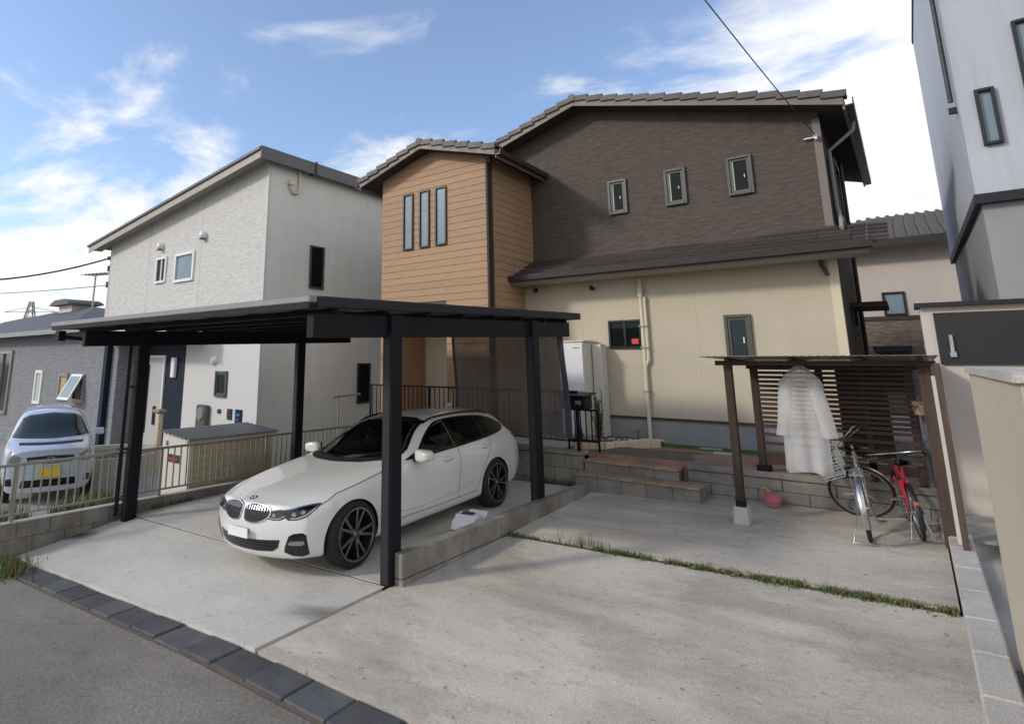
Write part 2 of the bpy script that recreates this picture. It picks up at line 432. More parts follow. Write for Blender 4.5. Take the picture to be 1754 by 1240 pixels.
def thing(name, label, cat, loc=(0, 0, 0), group=None, rot=(0, 0, 0), local=False):
    o = bpy.data.objects.new(name, None); C.objects.link(o); o.location = loc; o.rotation_euler = rot
    if local: LOCAL.add(o.name)
    o.empty_display_size = .2
    o['label'] = label; o['category'] = cat
    if group: o['group'] = group
    return o
def tag(o, label, cat, group=None):
    o['label'] = label; o['category'] = cat
    if group: o['group'] = group
    return o
def struct(o): o['kind'] = 'structure'; return o
def stuff(o): o['kind'] = 'stuff'; return o
def inst(name, me, parent, loc=(0, 0, 0), rot=(0, 0, 0), scale=(1, 1, 1)):
    o = bpy.data.objects.new(name, me); C.objects.link(o); adopt(o, parent)
    o.location = loc; o.rotation_euler = rot; o.scale = scale; return o
# the lots lie on a gentle slope: up to the right and up away from the road
def gz(x, y):
    z = .03 * (x + 4.16) + .03 * (y - 4.56)
    if y < 4.6 and x < -4.2: z -= .19 * min(1, (4.6 - y) / 1.5) * min(1, (-4.2 - x) / 5.0)
    return z
# ================================================================== the ground
def sheet(name, x0, x1, y0, y1, nx, ny, fz, mat, skirt=.25):
    mb = MB(); mb.grid(lambda u, v: (x0 + (x1 - x0) * u, y0 + (y1 - y0) * v, fz(x0 + (x1 - x0) * u, y0 + (y1 - y0) * v)), nx, ny)
    for a, b in (((x0, y0), (x1, y0)), ((x1, y0), (x1, y1)), ((x1, y1), (x0, y1)), ((x0, y1), (x0, y0))):
        n = max(nx, ny)
        for i in range(n):
            p = [(a[0] + (b[0] - a[0]) * t, a[1] + (b[1] - a[1]) * t) for t in (i / n, (i + 1) / n)]
            mb.quad((*p[0], fz(*p[0])), (*p[1], fz(*p[1])), (*p[1], fz(*p[1]) - skirt), (*p[0], fz(*p[0]) - skirt))
    return struct(mb.build(name, mat, smooth=30))
mb = MB(); mb.grid(lambda u, v: (-900 + 1800 * u, -900 + 1800 * v, -.75), 2, 2); struct(mb.build('ground', 'terrain'))
def road_z(x, y): return max(-.45, gz(x, 2.3) if x > -12 else -.45) - .02 - .012 * (2.3 - y) * .3
sheet('road', -60, 30, -5.5, 2.70, 60, 6, road_z, 'asphalt')
YF = 3.03
sheet('parking_slab', -9.36, -4.14, 4.50, 9.2, 6, 6, gz, 'concrete_pad')
sheet('parking_apron', -9.36, -4.14, YF, 4.475, 10, 6, lambda x, y: gz(x, y) - .003, 'concrete_pad')
sheet('driveway_apron', -4.10, .10, YF, 6.47, 6, 6, lambda x, y: gz(x, y) - .012, 'concrete_drive')
sheet('driveway_slab', -4.06, .06, 6.56, 9.62, 6, 6, lambda x, y: gz(x, y) - .004, 'concrete_drive')
mb = MB(); mb.box(-4.10, .06, 6.40, 6.62, -.4, 0)
o = mb.build('joint_soil', 'soil'); struct(o)
me = o.data
for v in me.vertices: v.co.z = gz(v.co.x, v.co.y) - (.02 if v.co.z > -.1 else .3)
mb = MB(); mb.box(-9.36, -4.14, 4.44, 4.54, -.4, 0); o = struct(mb.build('expansion_joint', 'car_matte'))
for v in o.data.vertices: v.co.z = gz(v.co.x, v.co.y) - (.007 if v.co.z > -.1 else .3)
sheet('side_yard', -60, -9.55, 2.5, 60, 4, 4, lambda x, y: -.36, 'yard_concrete')
# dark pavers between road and apron, one by one
pv = bpy.data.objects.new('paver_strip', None); C.objects.link(pv); struct(pv); pv.location = (-7, 2.75, -.3)
x = -9.3
while x < .1:
    w = .405 + random.uniform(-.008, .008)
    mb = MB(); mb.box(x, x + w, 2.735 + random.uniform(-.006, .006), YF - .014, -.12, 0)
    o = mb.build('paver', 'paver', pv, bevel=.010)
    dz = random.uniform(-.007, .006); tl = random.uniform(-.02, .02)
    for v in o.data.vertices: v.co.z += gz(v.co.x, min(v.co.y, YF)) - .017 + dz + tl * (v.co.x - x)
    x += w + .014
sheet('paver_bedding', -9.36, .1, 2.72, YF - .002, 24, 2, lambda x, y: gz(x, min(y, YF)) - .036, 'soil')
sheet('side_strip', .262, .74, 2.75, 8.62, 2, 8, lambda x, y: gz(.2, y) + .02, 'yard_concrete')
# raised terrace in front of the house
mb = MB()
mb.prism([(-4.86, 9.62), (-4.62, 9.62), (-2.72, 9.62), (-2.72, 9.62), (.04, 9.62), (.04, 11.4), (-4.86, 11.4)], .0, .615, 'z')
struct(mb.build('terrace', 'brick_pave'))
mb = MB(); mb.box(-9.5, -4.87, 9.62, 11.4, .0, .62); struct(mb.build('porch_floor', 'concrete_light'))
mb = MB(); mb.box(.03, 30, 8.6, 60, -.3, .30); struct(mb.build('neighbour_ground', 'yard_concrete'))
mb = MB(); mb.box(-.70, .03, 11.41, 30, -.3, .50); struct(mb.build('side_passage', 'yard_concrete'))

# ================================================================== helpers for buildings
def window(parent, ax, a0, a1, z0, z1, d, fr='alu_bronze', gl='glass_dark', fw=.045, proud=.045, mull=None, side=-1, inner=True, name='window'):
    """window in a wall; ax 'y': wall faces -y at y=d (side -1); ax 'x': wall faces +x at x=d (side +1)"""
    def bx(mb, p0, p1, q0, q1, o0, o1):
        lo, hi = sorted((d + side * o0, d + side * o1))
        if ax == 'y': mb.box(p0, p1, lo, hi, q0, q1)
        else: mb.box(lo, hi, p0, p1, q0, q1)
    f = MB()
    bx(f, a0, a0 + fw, z0, z1, -.02, proud); bx(f, a1 - fw, a1, z0, z1, -.02, proud)
    bx(f, a0 + fw, a1 - fw, z0, z0 + fw, -.02, proud + .012); bx(f, a0 + fw, a1 - fw, z1 - fw, z1, -.02, proud + .006)
    w = f.build(name, fr, parent, bevel=.004)
    if inner:                                   # inner sash, set back
        g = MB(); k = fw * .8
        bx(g, a0 + fw, a0 + fw + k, z0 + fw, z1 - fw, -.015, proud * .55); bx(g, a1 - fw - k, a1 - fw, z0 + fw, z1 - fw, -.015, proud * .55)
        bx(g, a0 + fw + k, a1 - fw - k, z0 + fw, z0 + fw + k, -.015, proud * .5); bx(g, a0 + fw + k, a1 - fw - k, z1 - fw - k, z1 - fw, -.015, proud * .5)
        g.build('sash', fr, w)
    if mull:
        g = MB()
        for t in mull: c = a0 + (a1 - a0) * t; bx(g, c - .022, c + .022, z0 + fw, z1 - fw, -.01, proud * .8)
        g.build('mullion', fr, w)
    p = MB(); bx(p, a0 + fw * .9, a1 - fw * .9, z0 + fw * .9, z1 - fw * .9, -.012, .006); p.build('pane', gl, w)
    return w
def wire(pts, r, name, mat, parent=None, n=6): return MB().tube(pts, r, n).build(name, mat, parent, smooth=40)

# ================================================================== the two-storey house
HX0, HX1, HXT = -9.48, -.74, -6.39           # left wall, right wall, tower side wall
YD, YC, YT = 11.78, 11.34, 10.02             # dark upper wall, cream wall, tower front
house = thing('two_storey_house', 'two-storey house with brown plank-clad tower, dark stone upper wall and cream lower wall', 'house', (-5.2, 11.3, .3))
AP, AZ = -5.05, 7.62                          # main gable apex (underside)
SL = .285
def roof_u(x): return AZ - SL * abs(x - AP)
mb = MB()
mb.prism([(HX0, 3.9), (HX1, 3.9), (HX1, roof_u(HX1) - .02), (AP, AZ - .02), (HX0, roof_u(HX0) - .02)], YD, 16.6)
w_dark = mb.build('upper_wall', 'stone_dark', house)
mb = MB(); mb.box(HXT, HX1, YC, 16.6, 1.085, 3.89); w_cream = mb.build('lower_wall', 'stucco_cream', house)
mb = MB(); mb.box(HXT, HX1 - .008, YC + .012, 16.5, .2, 1.04); mb.build('foundation_wall', 'foundation', house)
mb = MB(); mb.box(HXT, HX1 + .012, YC - .014, 16.6, 1.042, 1.083); mb.build('base_band', 'trim_brown', house)
mb = MB(); mb.box(HX1 + .004, HX1 + .03, YC + .14, 16.6, 1.09, 3.85); mb.build('side_cladding', 'stone_dark', house)
mb = MB(); mb.box(HX1 + .003, HX1 + .018, YC - .012, YC + .13, 1.09, 3.70); mb.box(HX1 - .11, HX1 + .003, YC - .012, YC - .001, 1.09, 3.70); mb.build('corner_trim', 'pvc_cream', house)
mb = MB(); mb.box(HX1 + .002, HX1 + .016, YD - .012, YD + .11, 4.3, 6.25); mb.box(HX1 - .10, HX1 + .002, YD - .012, YD - .001, 4.3, 6.25); mb.build('corner_trim', 'fascia_taupe', house)
# board joints of the cream siding
mb = MB()
for z in (1.54, 1.995, 2.45, 2.905, 3.36): mb.box(HXT + .02, HX1 - .12, YC - .0016, YC + .004, z - .0018, z + .0018)
for x in (-5.1, -2.9): mb.box(x - .0025, x + .0025, YC - .0022, YC + .004, 1.09, 3.70)
mb.build('board_joint', 'stucco_joint', w_cream)
# vertical butt joints of the dark panels
mb = MB()
for x in (-4.9, -3.0, -1.2): mb.box(x - .004, x + .004, YD - .002, YD + .01, 4.3, roof_u(x) - .1)
mb.build('panel_joint', 'trim_brown', w_dark)
# main roof: slab, soffit, rake boards, verge tiles
EX0, EX1 = -9.80, -.34; RY0, RY1 = 11.32, 17.0
def slab(mb, pts, th): mb.prism([(x, z) for x, z in pts] + [(x, z + th) for x, z in reversed(pts)], 0, 1)
roof = None
mb = MB()
for xa, xb in ((EX0, AP), (AP, EX1)):
    mb.prism([(xa, roof_u(xa) + .0), (xb, roof_u(xb)), (xb, roof_u(xb) + .10), (xa, roof_u(xa) + .10)], RY0 + .03, RY1)
roof = mb.build('main_roof', 'tile_grey', house)
mb = MB()
for xa, xb in ((EX0 + .01, AP), (AP, EX1 - .01)):
    mb.prism([(xa, roof_u(xa) - .016), (xb, roof_u(xb) - .016), (xb, roof_u(xb) - .002), (xa, roof_u(xa) - .002)], RY0 + .04, RY1 - .01)
mb.build('soffit', 'soffit_dark', roof)
def rake(parent, xa, xb, fu, y0, h=.17, th=.028, mat='fascia_taupe'):
    mb = MB(); mb.prism([(xa, fu(xa) - .045), (xb, fu(xb) - .045), (xb, fu(xb) + h - .045), (xa, fu(xa) + h - .045)], y0, y0 + th); return mb.build('rake_board', mat, parent)
rake(roof, EX0, AP, roof_u, RY0); rake(roof, AP, EX1, roof_u, RY0)
def tile_mesh(L=.345, W=.30, th=.05, drop=.085):
    mb = MB()
    # local x along the slope (downhill +), y inwards, z up: a pan with a rolled verge and a thick lower lip
    prof = [(-.035, -drop + .03), (-.035, .02), (-.028, .055), (.0, .072), (.035, .060), (.06, .035), (W, .035), (W, .0), (.02, .0), (.0, -drop + .03)]
    n = len(prof)
    for x, dz in ((0, -.012), (L * .97, .034)):
        for y, z in prof: mb.v.append((x, y, z + dz))
    mb.f.append(tuple(range(n))); mb.f.append(tuple(range(2 * n - 1, n - 1, -1))); mb.m += [0, 0]
    for i in range(n): j = (i + 1) % n; mb.f.append((i, n + i, n + j, j)); mb.m.append(0)
    return mb.mesh('verge_tile', 'tile_grey')
TM = tile_mesh()
def verge(parent, ax, az, ex, y, sl, first=.05):
    """verge tiles down one rake from the apex (ax, az) to the eave at x = ex"""
    sgn = 1 if ex > ax else -1; ang = math.atan(sl); run = abs(ex - ax) / math.cos(ang)
    n = max(1, round(run / .335)); st = run / n
    for i in range(n):
        d = i * st; x = ax + sgn * d * math.cos(ang); z = az - d * math.sin(ang)
        o = inst('verge_tile', TM, parent, (x, y, z + random.uniform(-.004, .004)))
        if sgn > 0: o.rotation_euler = (0, ang, 0)
        else: o.rotation_euler = (0, -ang, 0); o.scale = (-1, 1, 1)
verge(roof, AP + .02, AZ + .115, EX1 + .03, RY0 - .005, SL); verge(roof, AP - .02, AZ + .115, EX0 - .03, RY0 - .005, SL)
def ridge_cap(parent, x, z, y0, y1):
    MB().tube([(x, y0, z), (x, y1, z)], .085, 10).build('ridge_cap', 'tile_grey', parent, smooth=40)
ridge_cap(roof, AP, AZ + .13, RY0 - .05, RY1)
# right eave: fascia, gutter, bracket downpipe
ez = roof_u(EX1)
mb = MB(); mb.box(EX1 - .02, EX1 + .012, RY0 + .03, RY1 - .02, ez - .12, ez + .08); mb.build('eave_board', 'fascia_taupe', roof)
mb = MB(); mb.prism([(EX1 + .014, ez - .07), (EX1 + .13, ez - .06), (EX1 + .135, ez + .06), (EX1 + .12, ez + .06), (EX1 + .115, ez - .045), (EX1 + .014, ez - .05)], RY0 + .02, RY1 + .06); mb.build('gutter', 'gutter_dark', roof)
wire([(EX1 + .07, 12.2, ez - .07), (EX1 + .05, 12.2, ez - .22), (HX1 + .07, 12.25, ez - .5), (HX1 + .07, 12.25, 4.75), (HX1 + .12, 11.85, 4.45), (HX1 + .14, 11.45, 4.22)], .032, 'downpipe', 'pvc_grey', house, 8)
wire([(HX1 + .10, 14.4, 6.1), (HX1 + .10, 14.4, 1.0)], .035, 'downpipe', 'gutter_dark', house, 8)
window(house, 'x', 12.55, 13.65, 4.60, 5.75, HX1 + .003, 'alu_black', 'glass_sky', .05, .10, side=1, inner=False)
mb = MB(); mb.box(HX1 + .03, HX1 + .55, 12.6, 13.9, 3.02, 3.10); mb.box(HX1 + .031, HX1 + .07, 12.7, 12.76, 2.75, 3.02); mb.box(HX1 + .031, HX1 + .07, 13.6, 13.66, 2.75, 3.02); mb.build('side_awning', 'timber_dark', house)
# upstairs windows
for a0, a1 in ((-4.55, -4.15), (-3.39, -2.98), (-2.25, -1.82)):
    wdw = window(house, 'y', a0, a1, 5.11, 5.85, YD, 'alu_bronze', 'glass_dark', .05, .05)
    mb = MB(); mb.box(a1 - .142, a1 - .13, YD - .05, YD - .03, 5.42, 5.48); mb.build('window_handle', 'alu_white', wdw)
    mb = MB(); mb.box(a0 + .088, a0 + .118, YD - .0105, YD - .0065, 5.205, 5.755); mb.build('pane_reflection', 'glass_pale', wdw)  # pale reflection at the pane's left side, laid on as a thin strip
# ground-floor windows
wdw = window(house, 'y', -4.54, -3.90, 2.34, 2.88, YC, 'alu_black', 'glass_dark', .04, .04, mull=(.5,), inner=False)
mb = MB(); mb.box(-4.10, -3.97, YC - .012, YC - .006, 2.42, 2.52); mb.build('red_packet_inside', 'red_plastic', wdw)
wdw = window(house, 'y', -2.45, -2.03, 2.10, 2.89, YC, 'alu_bronze', 'glass_teal', .05, .05)
mb = MB(); mb.box(-2.17, -2.15, YC - .055, YC - .03, 2.40, 2.50); mb.build('window_handle', 'alu_white', wdw)
# pent roof over the ground floor
PX0, PX1 = HXT + .004, -.30
pe_y, pe_z, pw_y, pw_z = 10.74, 3.83, 11.80, 4.30
mb = MB(); mb.prism([(pe_y, pe_z - .05), (pw_y, pw_z - .05), (pw_y, pw_z - .005), (pe_y, pe_z - .005)], PX0, PX1, 'x')
pent = mb.build('pent_roof', 'soffit_dark', house)
mb = MB(); mb.box(PX0, PX1 - .02, pe_y + .04, YC - .001, 3.70, 3.715); mb.build('soffit', 'stucco_cream', pent)
mb = MB(); mb.box(PX0, PX1 + .005, pe_y - .012, pe_y + .028, 3.68, 3.835); mb.build('eave_board', 'fascia_taupe', pent)
mb = MB(); mb.prism([(pe_y - .014, 3.74), (pe_y - .125, 3.75), (pe_y - .135, 3.86), (pe_y - .12, 3.86), (pe_y - .11, 3.765), (pe_y - .014, 3.76)], PX0 - .0, PX1 + .08, 'x'); mb.build('gutter', 'gutter_dark', pent)
rows = 5; dy = (pw_y - pe_y + .06) / rows; dzr = (pw_z - pe_z) / (pw_y - pe_y)
TW = .91
mb = MB(); mb.prism([(-.03, .004), (-.03, .046), (dy + .02, .014), (dy + .02, .002)], 0, TW - .008, 'x'); ptm = mb.mesh('roof_tile', 'tile_brown')
half = MB(); half.prism([(-.03, .004), (-.03, .046), (dy + .02, .014), (dy + .02, .002)], 0, TW / 2 - .008, 'x'); pth = half.mesh('roof_tile', 'tile_brown')
pang = math.atan(dzr)
for r_ in range(rows):
    y = pe_y - .05 + r_ * dy; z = pe_z + (y - pe_y) * dzr + .004
    x = PX0; first = r_ % 2 == 1
    while x < PX1 - .05:
        use = pth if first or x + TW > PX1 + .05 else ptm; w_ = TW / 2 if use is pth else TW
        o = inst('roof_tile', use, pent, (x, y, z + random.uniform(-.002, .003)), (pang, 0, 0)); x += w_; first = False
mb = MB(); mb.box(PX0, HX1, YD - .05, YD - .001, 4.285, 4.33); mb.build('flashing', 'trim_brown', pent)
mb = MB(); mb.prism([(pe_y, pe_z - .15), (pw_y, pw_z - .15), (pw_y, pw_z + .035), (pe_y, pe_z + .035)], PX1 + .002, PX1 + .03, 'x'); mb.build('verge_board', 'fascia_taupe', pent)
# lights and pipes on the cream wall
def sensor(x, z, dx):
    mb = MB(); mb.lathe([(.0, -.0), (.035, 0), (.035, .03), (.0, .03)], 12, Matrix.Translation((x, YC - .001, z)) @ Matrix.Rotation(R(90), 4, 'X'))
    mb.tube([(x, YC - .03, z), (x, YC - .09, z - .01)], .014, 6)
    b = mb.build('spotlight', 'white_plastic', house, smooth=40)
    m2 = MB(); m2.lathe([(.0, 0), (.03, .004), (.045, .05), (.042, .11), (.0, .115)], 12, Matrix.Translation((x - dx * .02, YC - .07, z - .0)) @ Matrix.Rotation(R(dx * 50), 4, 'Z') @ Matrix.Rotation(R(115), 4, 'X'))
    m2.build('lamp_head', 'black_plastic', b, smooth=40)
sensor(-6.05, 3.62, -1); sensor(-4.83, 3.57, 1)
dp = wire([(-3.86, YC - .05, 3.66), (-3.86, YC - .05, 3.45), (-3.86, YC - .055, .62)], .037, 'downpipe', 'pvc_cream', house, 10)
mb = MB(); mb.tube([(-3.79, YC - .05, 3.30), (-3.79, YC - .05, 2.1)], .032, 8); mb.tube([(-3.79, YC - .05, 2.12), (-3.84, YC - .05, 2.02)], .030, 8); mb.build('pipe_cover', 'pvc_cream', dp, smooth=40)
mb = MB()
for z in (3.42, 2.75, 2.35, 1.55): mb.box(-3.92, -3.76 if z > 2.2 else -3.81, YC - .10, YC - .001, z - .012, z + .012)
mb.build('pipe_clip', 'pvc_grey', dp)
mb = MB(); mb.tube([(-3.86, YC - .06, 3.50), (-3.86, YC - .06, 3.30)], .05, 8); mb.build('pipe_joint', 'pvc_cream', dp, smooth=40)
wire([(-.93, YC - .05, 3.72), (-.93, YC - .05, 3.62), (-.86, YC - .05, 3.45)], .03, 'drain_bend', 'tile_brown', house, 8)
# power cable bracket
mb = MB(); mb.box(-.98, -.80, YD - .06, YD - .0, 5.90, 5.92); mb.box(-.82, -.78, YD - .10, YD - .01, 5.86, 5.94); mb.build('cable_bracket', 'alu_white', house)
# ---- the plank-clad tower
TAP, TAZ, TSL = -8.02, 6.86, .30
def t_u(x): return TAZ - TSL * abs(x - TAP)
tower_l, tower_r = HX0, HXT
OX0, OX1, OZ = -9.30, -7.56, 3.36            # porch opening
mb = MB()
mb.prism([(tower_l, OZ), (tower_r - .012, OZ), (tower_r - .012, t_u(tower_r)), (TAP, TAZ - .01), (tower_l, t_u(tower_l))], YT + .02, 11.9)
mb.box(OX1, tower_r - .012, YT + .02, 11.9, .3, OZ); mb.box(tower_l, OX0, YT + .02, 11.9, .3, OZ)
tower = mb.build('tower_wall', 'siding_brown', house)
mb = MB(); mb.box(OX0, OX1, 11.45, 11.5, .5, OZ); mb.build('porch_wall', 'stucco_porch', house)
mb = MB(); mb.box(OX0, OX1, YT + .03, 11.45, OZ - .02, OZ - .004); mb.build('porch_ceiling', 'soffit_dark', house)
mb = MB(); mb.box(OX0 - .0, OX1, YT - .004, YT + .025, OZ - .20, OZ + .02); mb.build('porch_header', 'trim_brown', house)
d = MB(); d.box(-8.55, -7.70, 11.40, 11.44, .62, 2.95); d = d.build('entrance_door', 'door_wood', house)
mb = MB(); mb.box(-8.58, -8.55, 11.39, 11.445, .62, 2.98); mb.box(-7.70, -7.67, 11.39, 11.445, .62, 2.98); mb.box(-8.58, -7.67, 11.39, 11.445, 2.951, 2.98); mb.build('door_frame', 'trim_brown', d)
mb = MB(); mb.tube([(-8.45, 11.36, 1.3), (-8.45, 11.36, 2.1)], .018, 8); mb.tube([(-8.45, 11.36, 1.35), (-8.45, 11.40, 1.35)], .01, 6); mb.tube([(-8.45, 11.36, 2.05), (-8.45, 11.40, 2.05)], .01, 6); mb.build('door_handle', 'steel', d)
# planks: front courses clipped to the gable, and the side courses
CH = .1525
def plank(pts, y, name='plank'):
    mb = MB(); mb.prism(pts, y, y + .024); return mb.build(name, 'siding_brown', tower, bevel=.004)
z = .62; k = 0
while z < TAZ - .1:
    z1 = z + CH - .005
    def clip(x0, x1):
        def xr(zz): return min(x1, TAP + (TAZ - .015 - zz) / TSL)
        def xl(zz): return max(x0, TAP - (TAZ - .015 - zz) / TSL)
        if xr(z) - xl(z) < .15: return
        top = z1 if xr(z1) - xl(z1) > .05 else z + (z1 - z) * .5
        plank([(xl(z), z), (xr(z), z), (xr(top), top), (xl(top), top)], YT - .004)
    if z1 < OZ: clip(OX1, tower_r - .055); clip(tower_l, OX0)
    else: clip(tower_l, tower_r - .055)
    # side planks on the +x face
    if z1 < t_u(tower_r) - .03:
        y1 = YD - .004 if z > 4.2 else YC - .004
        mb = MB(); mb.box(tower_r - .012, tower_r + .010, YT + .06, y1, z, z1); mb.build('plank', 'siding_brown', tower, bevel=.004)
    z += CH; k += 1
mb = MB(); mb.box(tower_r - .054, tower_r + .020, YT - .016, YT + .058, .62, t_u(tower_r) - .03); mb.build('corner_post', 'trim_brown', house)
mb = MB(); mb.tube([(tower_r - .16 + .125, YT - .055, t_u(tower_r) - .15), (tower_r - .035, YT - .055, .65)], .034, 8); mb.build('downpipe', 'gutter_dark', house, smooth=40)
for a0, a1 in ((-8.79, -8.49), (-8.30, -8.01), (-7.84, -7.53)):
    window(house, 'y', a0, a1, 4.60, 5.93, YT - .004, 'alu_black', 'glass_sky', .035, .04, inner=False)
TY0 = 9.66
TE0, TE1 = -9.92, -6.04
mb = MB()
for xa, xb in ((TE0, TAP), (TAP, TE1)):
    mb.prism([(xa, t_u(xa)), (xb, t_u(xb)), (xb, t_u(xb) + .09), (xa, t_u(xa) + .09)], TY0 + .03, 12.4)
troof = mb.build('tower_roof', 'tile_grey', house)
mb = MB()
for xa, xb in ((TE0 + .01, TAP), (TAP, TE1 - .01)):
    mb.prism([(xa, t_u(xa) - .016), (xb, t_u(xb) - .016), (xb, t_u(xb) - .002), (xa, t_u(xa) - .002)], TY0 + .04, 11.9)
mb.build('soffit', 'soffit_dark', troof)
rake(troof, TE0, TAP, t_u, TY0, .15); rake(troof, TAP, TE1, t_u, TY0, .15)
verge(troof, TAP + .02, TAZ + .10, TE1 + .03, TY0 - .005, TSL); verge(troof, TAP - .02, TAZ + .10, TE0 - .03, TY0 - .005, TSL)
ridge_cap(troof, TAP, TAZ + .115, TY0 - .05, 12.0)
for ex, sg in ((TE1, 1), (TE0, -1)):
    ez2 = t_u(ex)
    mb = MB(); mb.box(min(ex, ex + sg * .02), max(ex, ex + sg * .02), TY0 + .03, 11.75, ez2 - .11, ez2 + .06); mb.build('eave_board', 'fascia_taupe', troof)
    mb = MB(); mb.prism([(ex + sg * .022, ez2 - .05), (ex + sg * .12, ez2 - .045), (ex + sg * .125, ez2 + .055), (ex + sg * .11, ez2 + .055), (ex + sg * .105, ez2 - .03), (ex + sg * .022, ez2 - .03)], TY0 + .02, 11.76); mb.build('gutter', 'gutter_dark', troof)
# ================================================================== white neighbour house on the left
XL, YL = -12.0, 8.5; LX0 = -20.85; GZL = -.36
lh = thing('white_neighbour_house', 'pale textured two-storey house with single-pitch roof behind the storage box', 'house', (-16, 9, GZL))
def l_u(x): return 7.18 + .127 * (x - XL)
mb = MB(); mb.prism([(LX0, GZL), (XL, GZL), (XL, l_u(XL)), (LX0, l_u(LX0))], YL, 14.5)
lw = mb.build('front_wall', 'stone_light', lh)
mb = MB(); mb.box(XL + .001, XL + .02, YL + .05, 14.5, GZL, l_u(XL) - .06); mb.build('side_wall', 'stucco_white', lh)
mb = MB()
for k in range(16): z = .1 + k * .455; mb.box(XL + .015, XL + .0216, YL + .06, 14.4, z - .003, z + .003)
for y in (10.9, 12.9): mb.box(XL + .015, XL + .022, y - .003, y + .003, GZL, 7.0)
mb.build('board_joint', 'board_joint_grey', lw)
mb = MB(); mb.box(XL - .07, XL + .024, YL - .016, YL + .049, GZL, l_u(XL) - .12); mb.build('corner_trim', 'stucco_white_front', lh)
mb = MB(); mb.box(-15.35, XL - .071, YL - .014, YL - .001, GZL, 3.0); mb.build('ground_floor_render', 'stucco_white_front', lh)
for xx, yy in ((XL - 3.0, 0), (XL - 6.0, 0)):
    mb = MB(); mb.box(xx - .006, xx + .006, YL - .003, YL + .01, 3.0, l_u(xx) - .1); mb.build('panel_joint', 'fascia_beige', lw)
RF0 = YL - .42; RX1 = XL + .22; RX0 = -21.7
mb = MB(); mb.prism([(RX0, l_u(RX0) + .03), (RX1, l_u(RX1) + .03), (RX1, l_u(RX1) + .10), (RX0, l_u(RX0) + .10)], RF0 - .05, 15.0)
lr = mb.build('mono_pitch_roof', 'roof_metal', lh)
mb = MB(); mb.prism([(RX0 + .05, l_u(RX0) - .17), (RX1 - .02, l_u(RX1) - .17), (RX1 - .02, l_u(RX1) + .028), (RX0 + .05, l_u(RX0) + .028)], RF0, RF0 + .03); mb.build('rake_board', 'fascia_beige', lr)
mb = MB(); mb.prism([(RX0 + .05, l_u(RX0) - .07), (RX1 - .05, l_u(RX1) - .07), (RX1 - .05, l_u(RX1) - .05), (RX0 + .05, l_u(RX0) - .05)], RF0 + .03, YL - .001); mb.build('soffit', 'fascia_beige', lr)
mb = MB(); mb.box(RX1 - .02, RX1 + .03, RF0 - .02, 15, l_u(RX1) - .20, l_u(RX1) + .12); mb.build('side_fascia', 'roof_metal', lr)
mb = MB(); mb.box(XL + .021, RX1 - .021, RF0 + .04, 15, l_u(XL) - .10, l_u(XL) - .07); mb.build('side_soffit', 'fascia_beige', lr)
wire([(XL + .07, 9.42, l_u(XL) - .1), (XL + .07, 9.42, 6.55), (XL + .07, 9.36, 6.42), (XL + .07, 9.22, 6.40), (XL + .07, 9.14, 6.50), (XL + .07, 9.12, 6.62)], .035, 'vent_pipe', 'pvc_cream', lh, 8)
mb = MB(); mb.box(XL + .021, XL + .13, 9.06, 9.2, 6.60, 6.72); mb.build('pipe_box', 'pvc_cream', lh)
mb = MB(); mb.box(XL + .0, RX1 + .06, 9.78, 9.83, l_u(XL) - .16, l_u(XL) + .18); mb.build('roof_clip', 'gutter_dark', lh)
window(lh, 'x', 9.88, 10.38, 3.97, 5.12, XL + .021, 'alu_bronze', 'glass_dark', .05, .04, side=1, inner=False)
window(lh, 'x', 11.72, 12.22, .95, 2.04, XL + .021, 'alu_black', 'glass_dark', .05, .04, side=1, inner=False)
window(lh, 'y', -17.48, -16.85, 4.39, 5.18, YL, 'alu_white', 'glass_dark', .07, .05, inner=False, mull=(.55,))
window(lh, 'y', -16.35, -15.28, 4.32, 5.17, YL, 'alu_white', 'glass_sky', .08, .05, inner=False)
for x, z in ((-17.25, 5.52), (-14.85, 5.54)):
    mb = MB(); mb.lathe([(0, .16), (.06, .155), (.11, .12), (.125, .06), (.125, 0)], 14, Matrix.Translation((x, YL, z)) @ Matrix.Rotation(R(90), 4, 'X')); v_ = mb.build('vent_hood', 'white_plastic', lh, smooth=50)
    mb = MB(); mb.box(x - .05, x + .10, YL - .15, YL - .05, z - .125, z - .10); mb.build('hood_mouth', 'black_plastic', v_)
# entrance: navy surround, silver door, canopy, lamp
mb = MB(); mb.box(-17.95, -15.352, YL - .02, YL - .001, GZL, 2.60); mb.build('navy_surround', 'navy_panel', lh)
dr = MB(); dr.box(-17.52, -16.45, YL - .06, YL - .022, GZL + .05, 2.20); dr = dr.build('entrance_door', 'door_silver', lh)
mb = MB(); mb.box(-17.62, -17.525, YL - .07, YL - .022, GZL, 2.26); mb.box(-16.445, -16.39, YL - .07, YL - .022, GZL, 2.26); mb.box(-17.525, -16.445, YL - .07, YL - .022, 2.205, 2.26); mb.build('door_frame', 'alu_white', dr)
mb = MB(); mb.box(-17.40, -17.22, YL - .075, YL - .062, .1, 2.0); mb.build('door_glass_strip', 'alu_black', dr)
mb = MB(); mb.box(-16.78, -16.70, YL - .11, YL - .062, .35, .85); mb.build('door_handle', 'alu_black', dr)
mb = MB(); mb.box(-18.3, -14.25, YL - .95, YL - .021, 2.62, 3.02); cn = mb.build('entrance_canopy', 'stucco_white', lh)
mb = MB(); mb.box(-18.32, -14.23, YL - .97, YL - .02, 3.021, 3.05); mb.build('canopy_trim', 'metal_fascia', cn)
mb = MB(); mb.box(-15.95, -15.75, YL - .12, YL - .021, 1.65, 2.2); mb.build('wall_lamp', 'white_enamel', lh, bevel=.02)
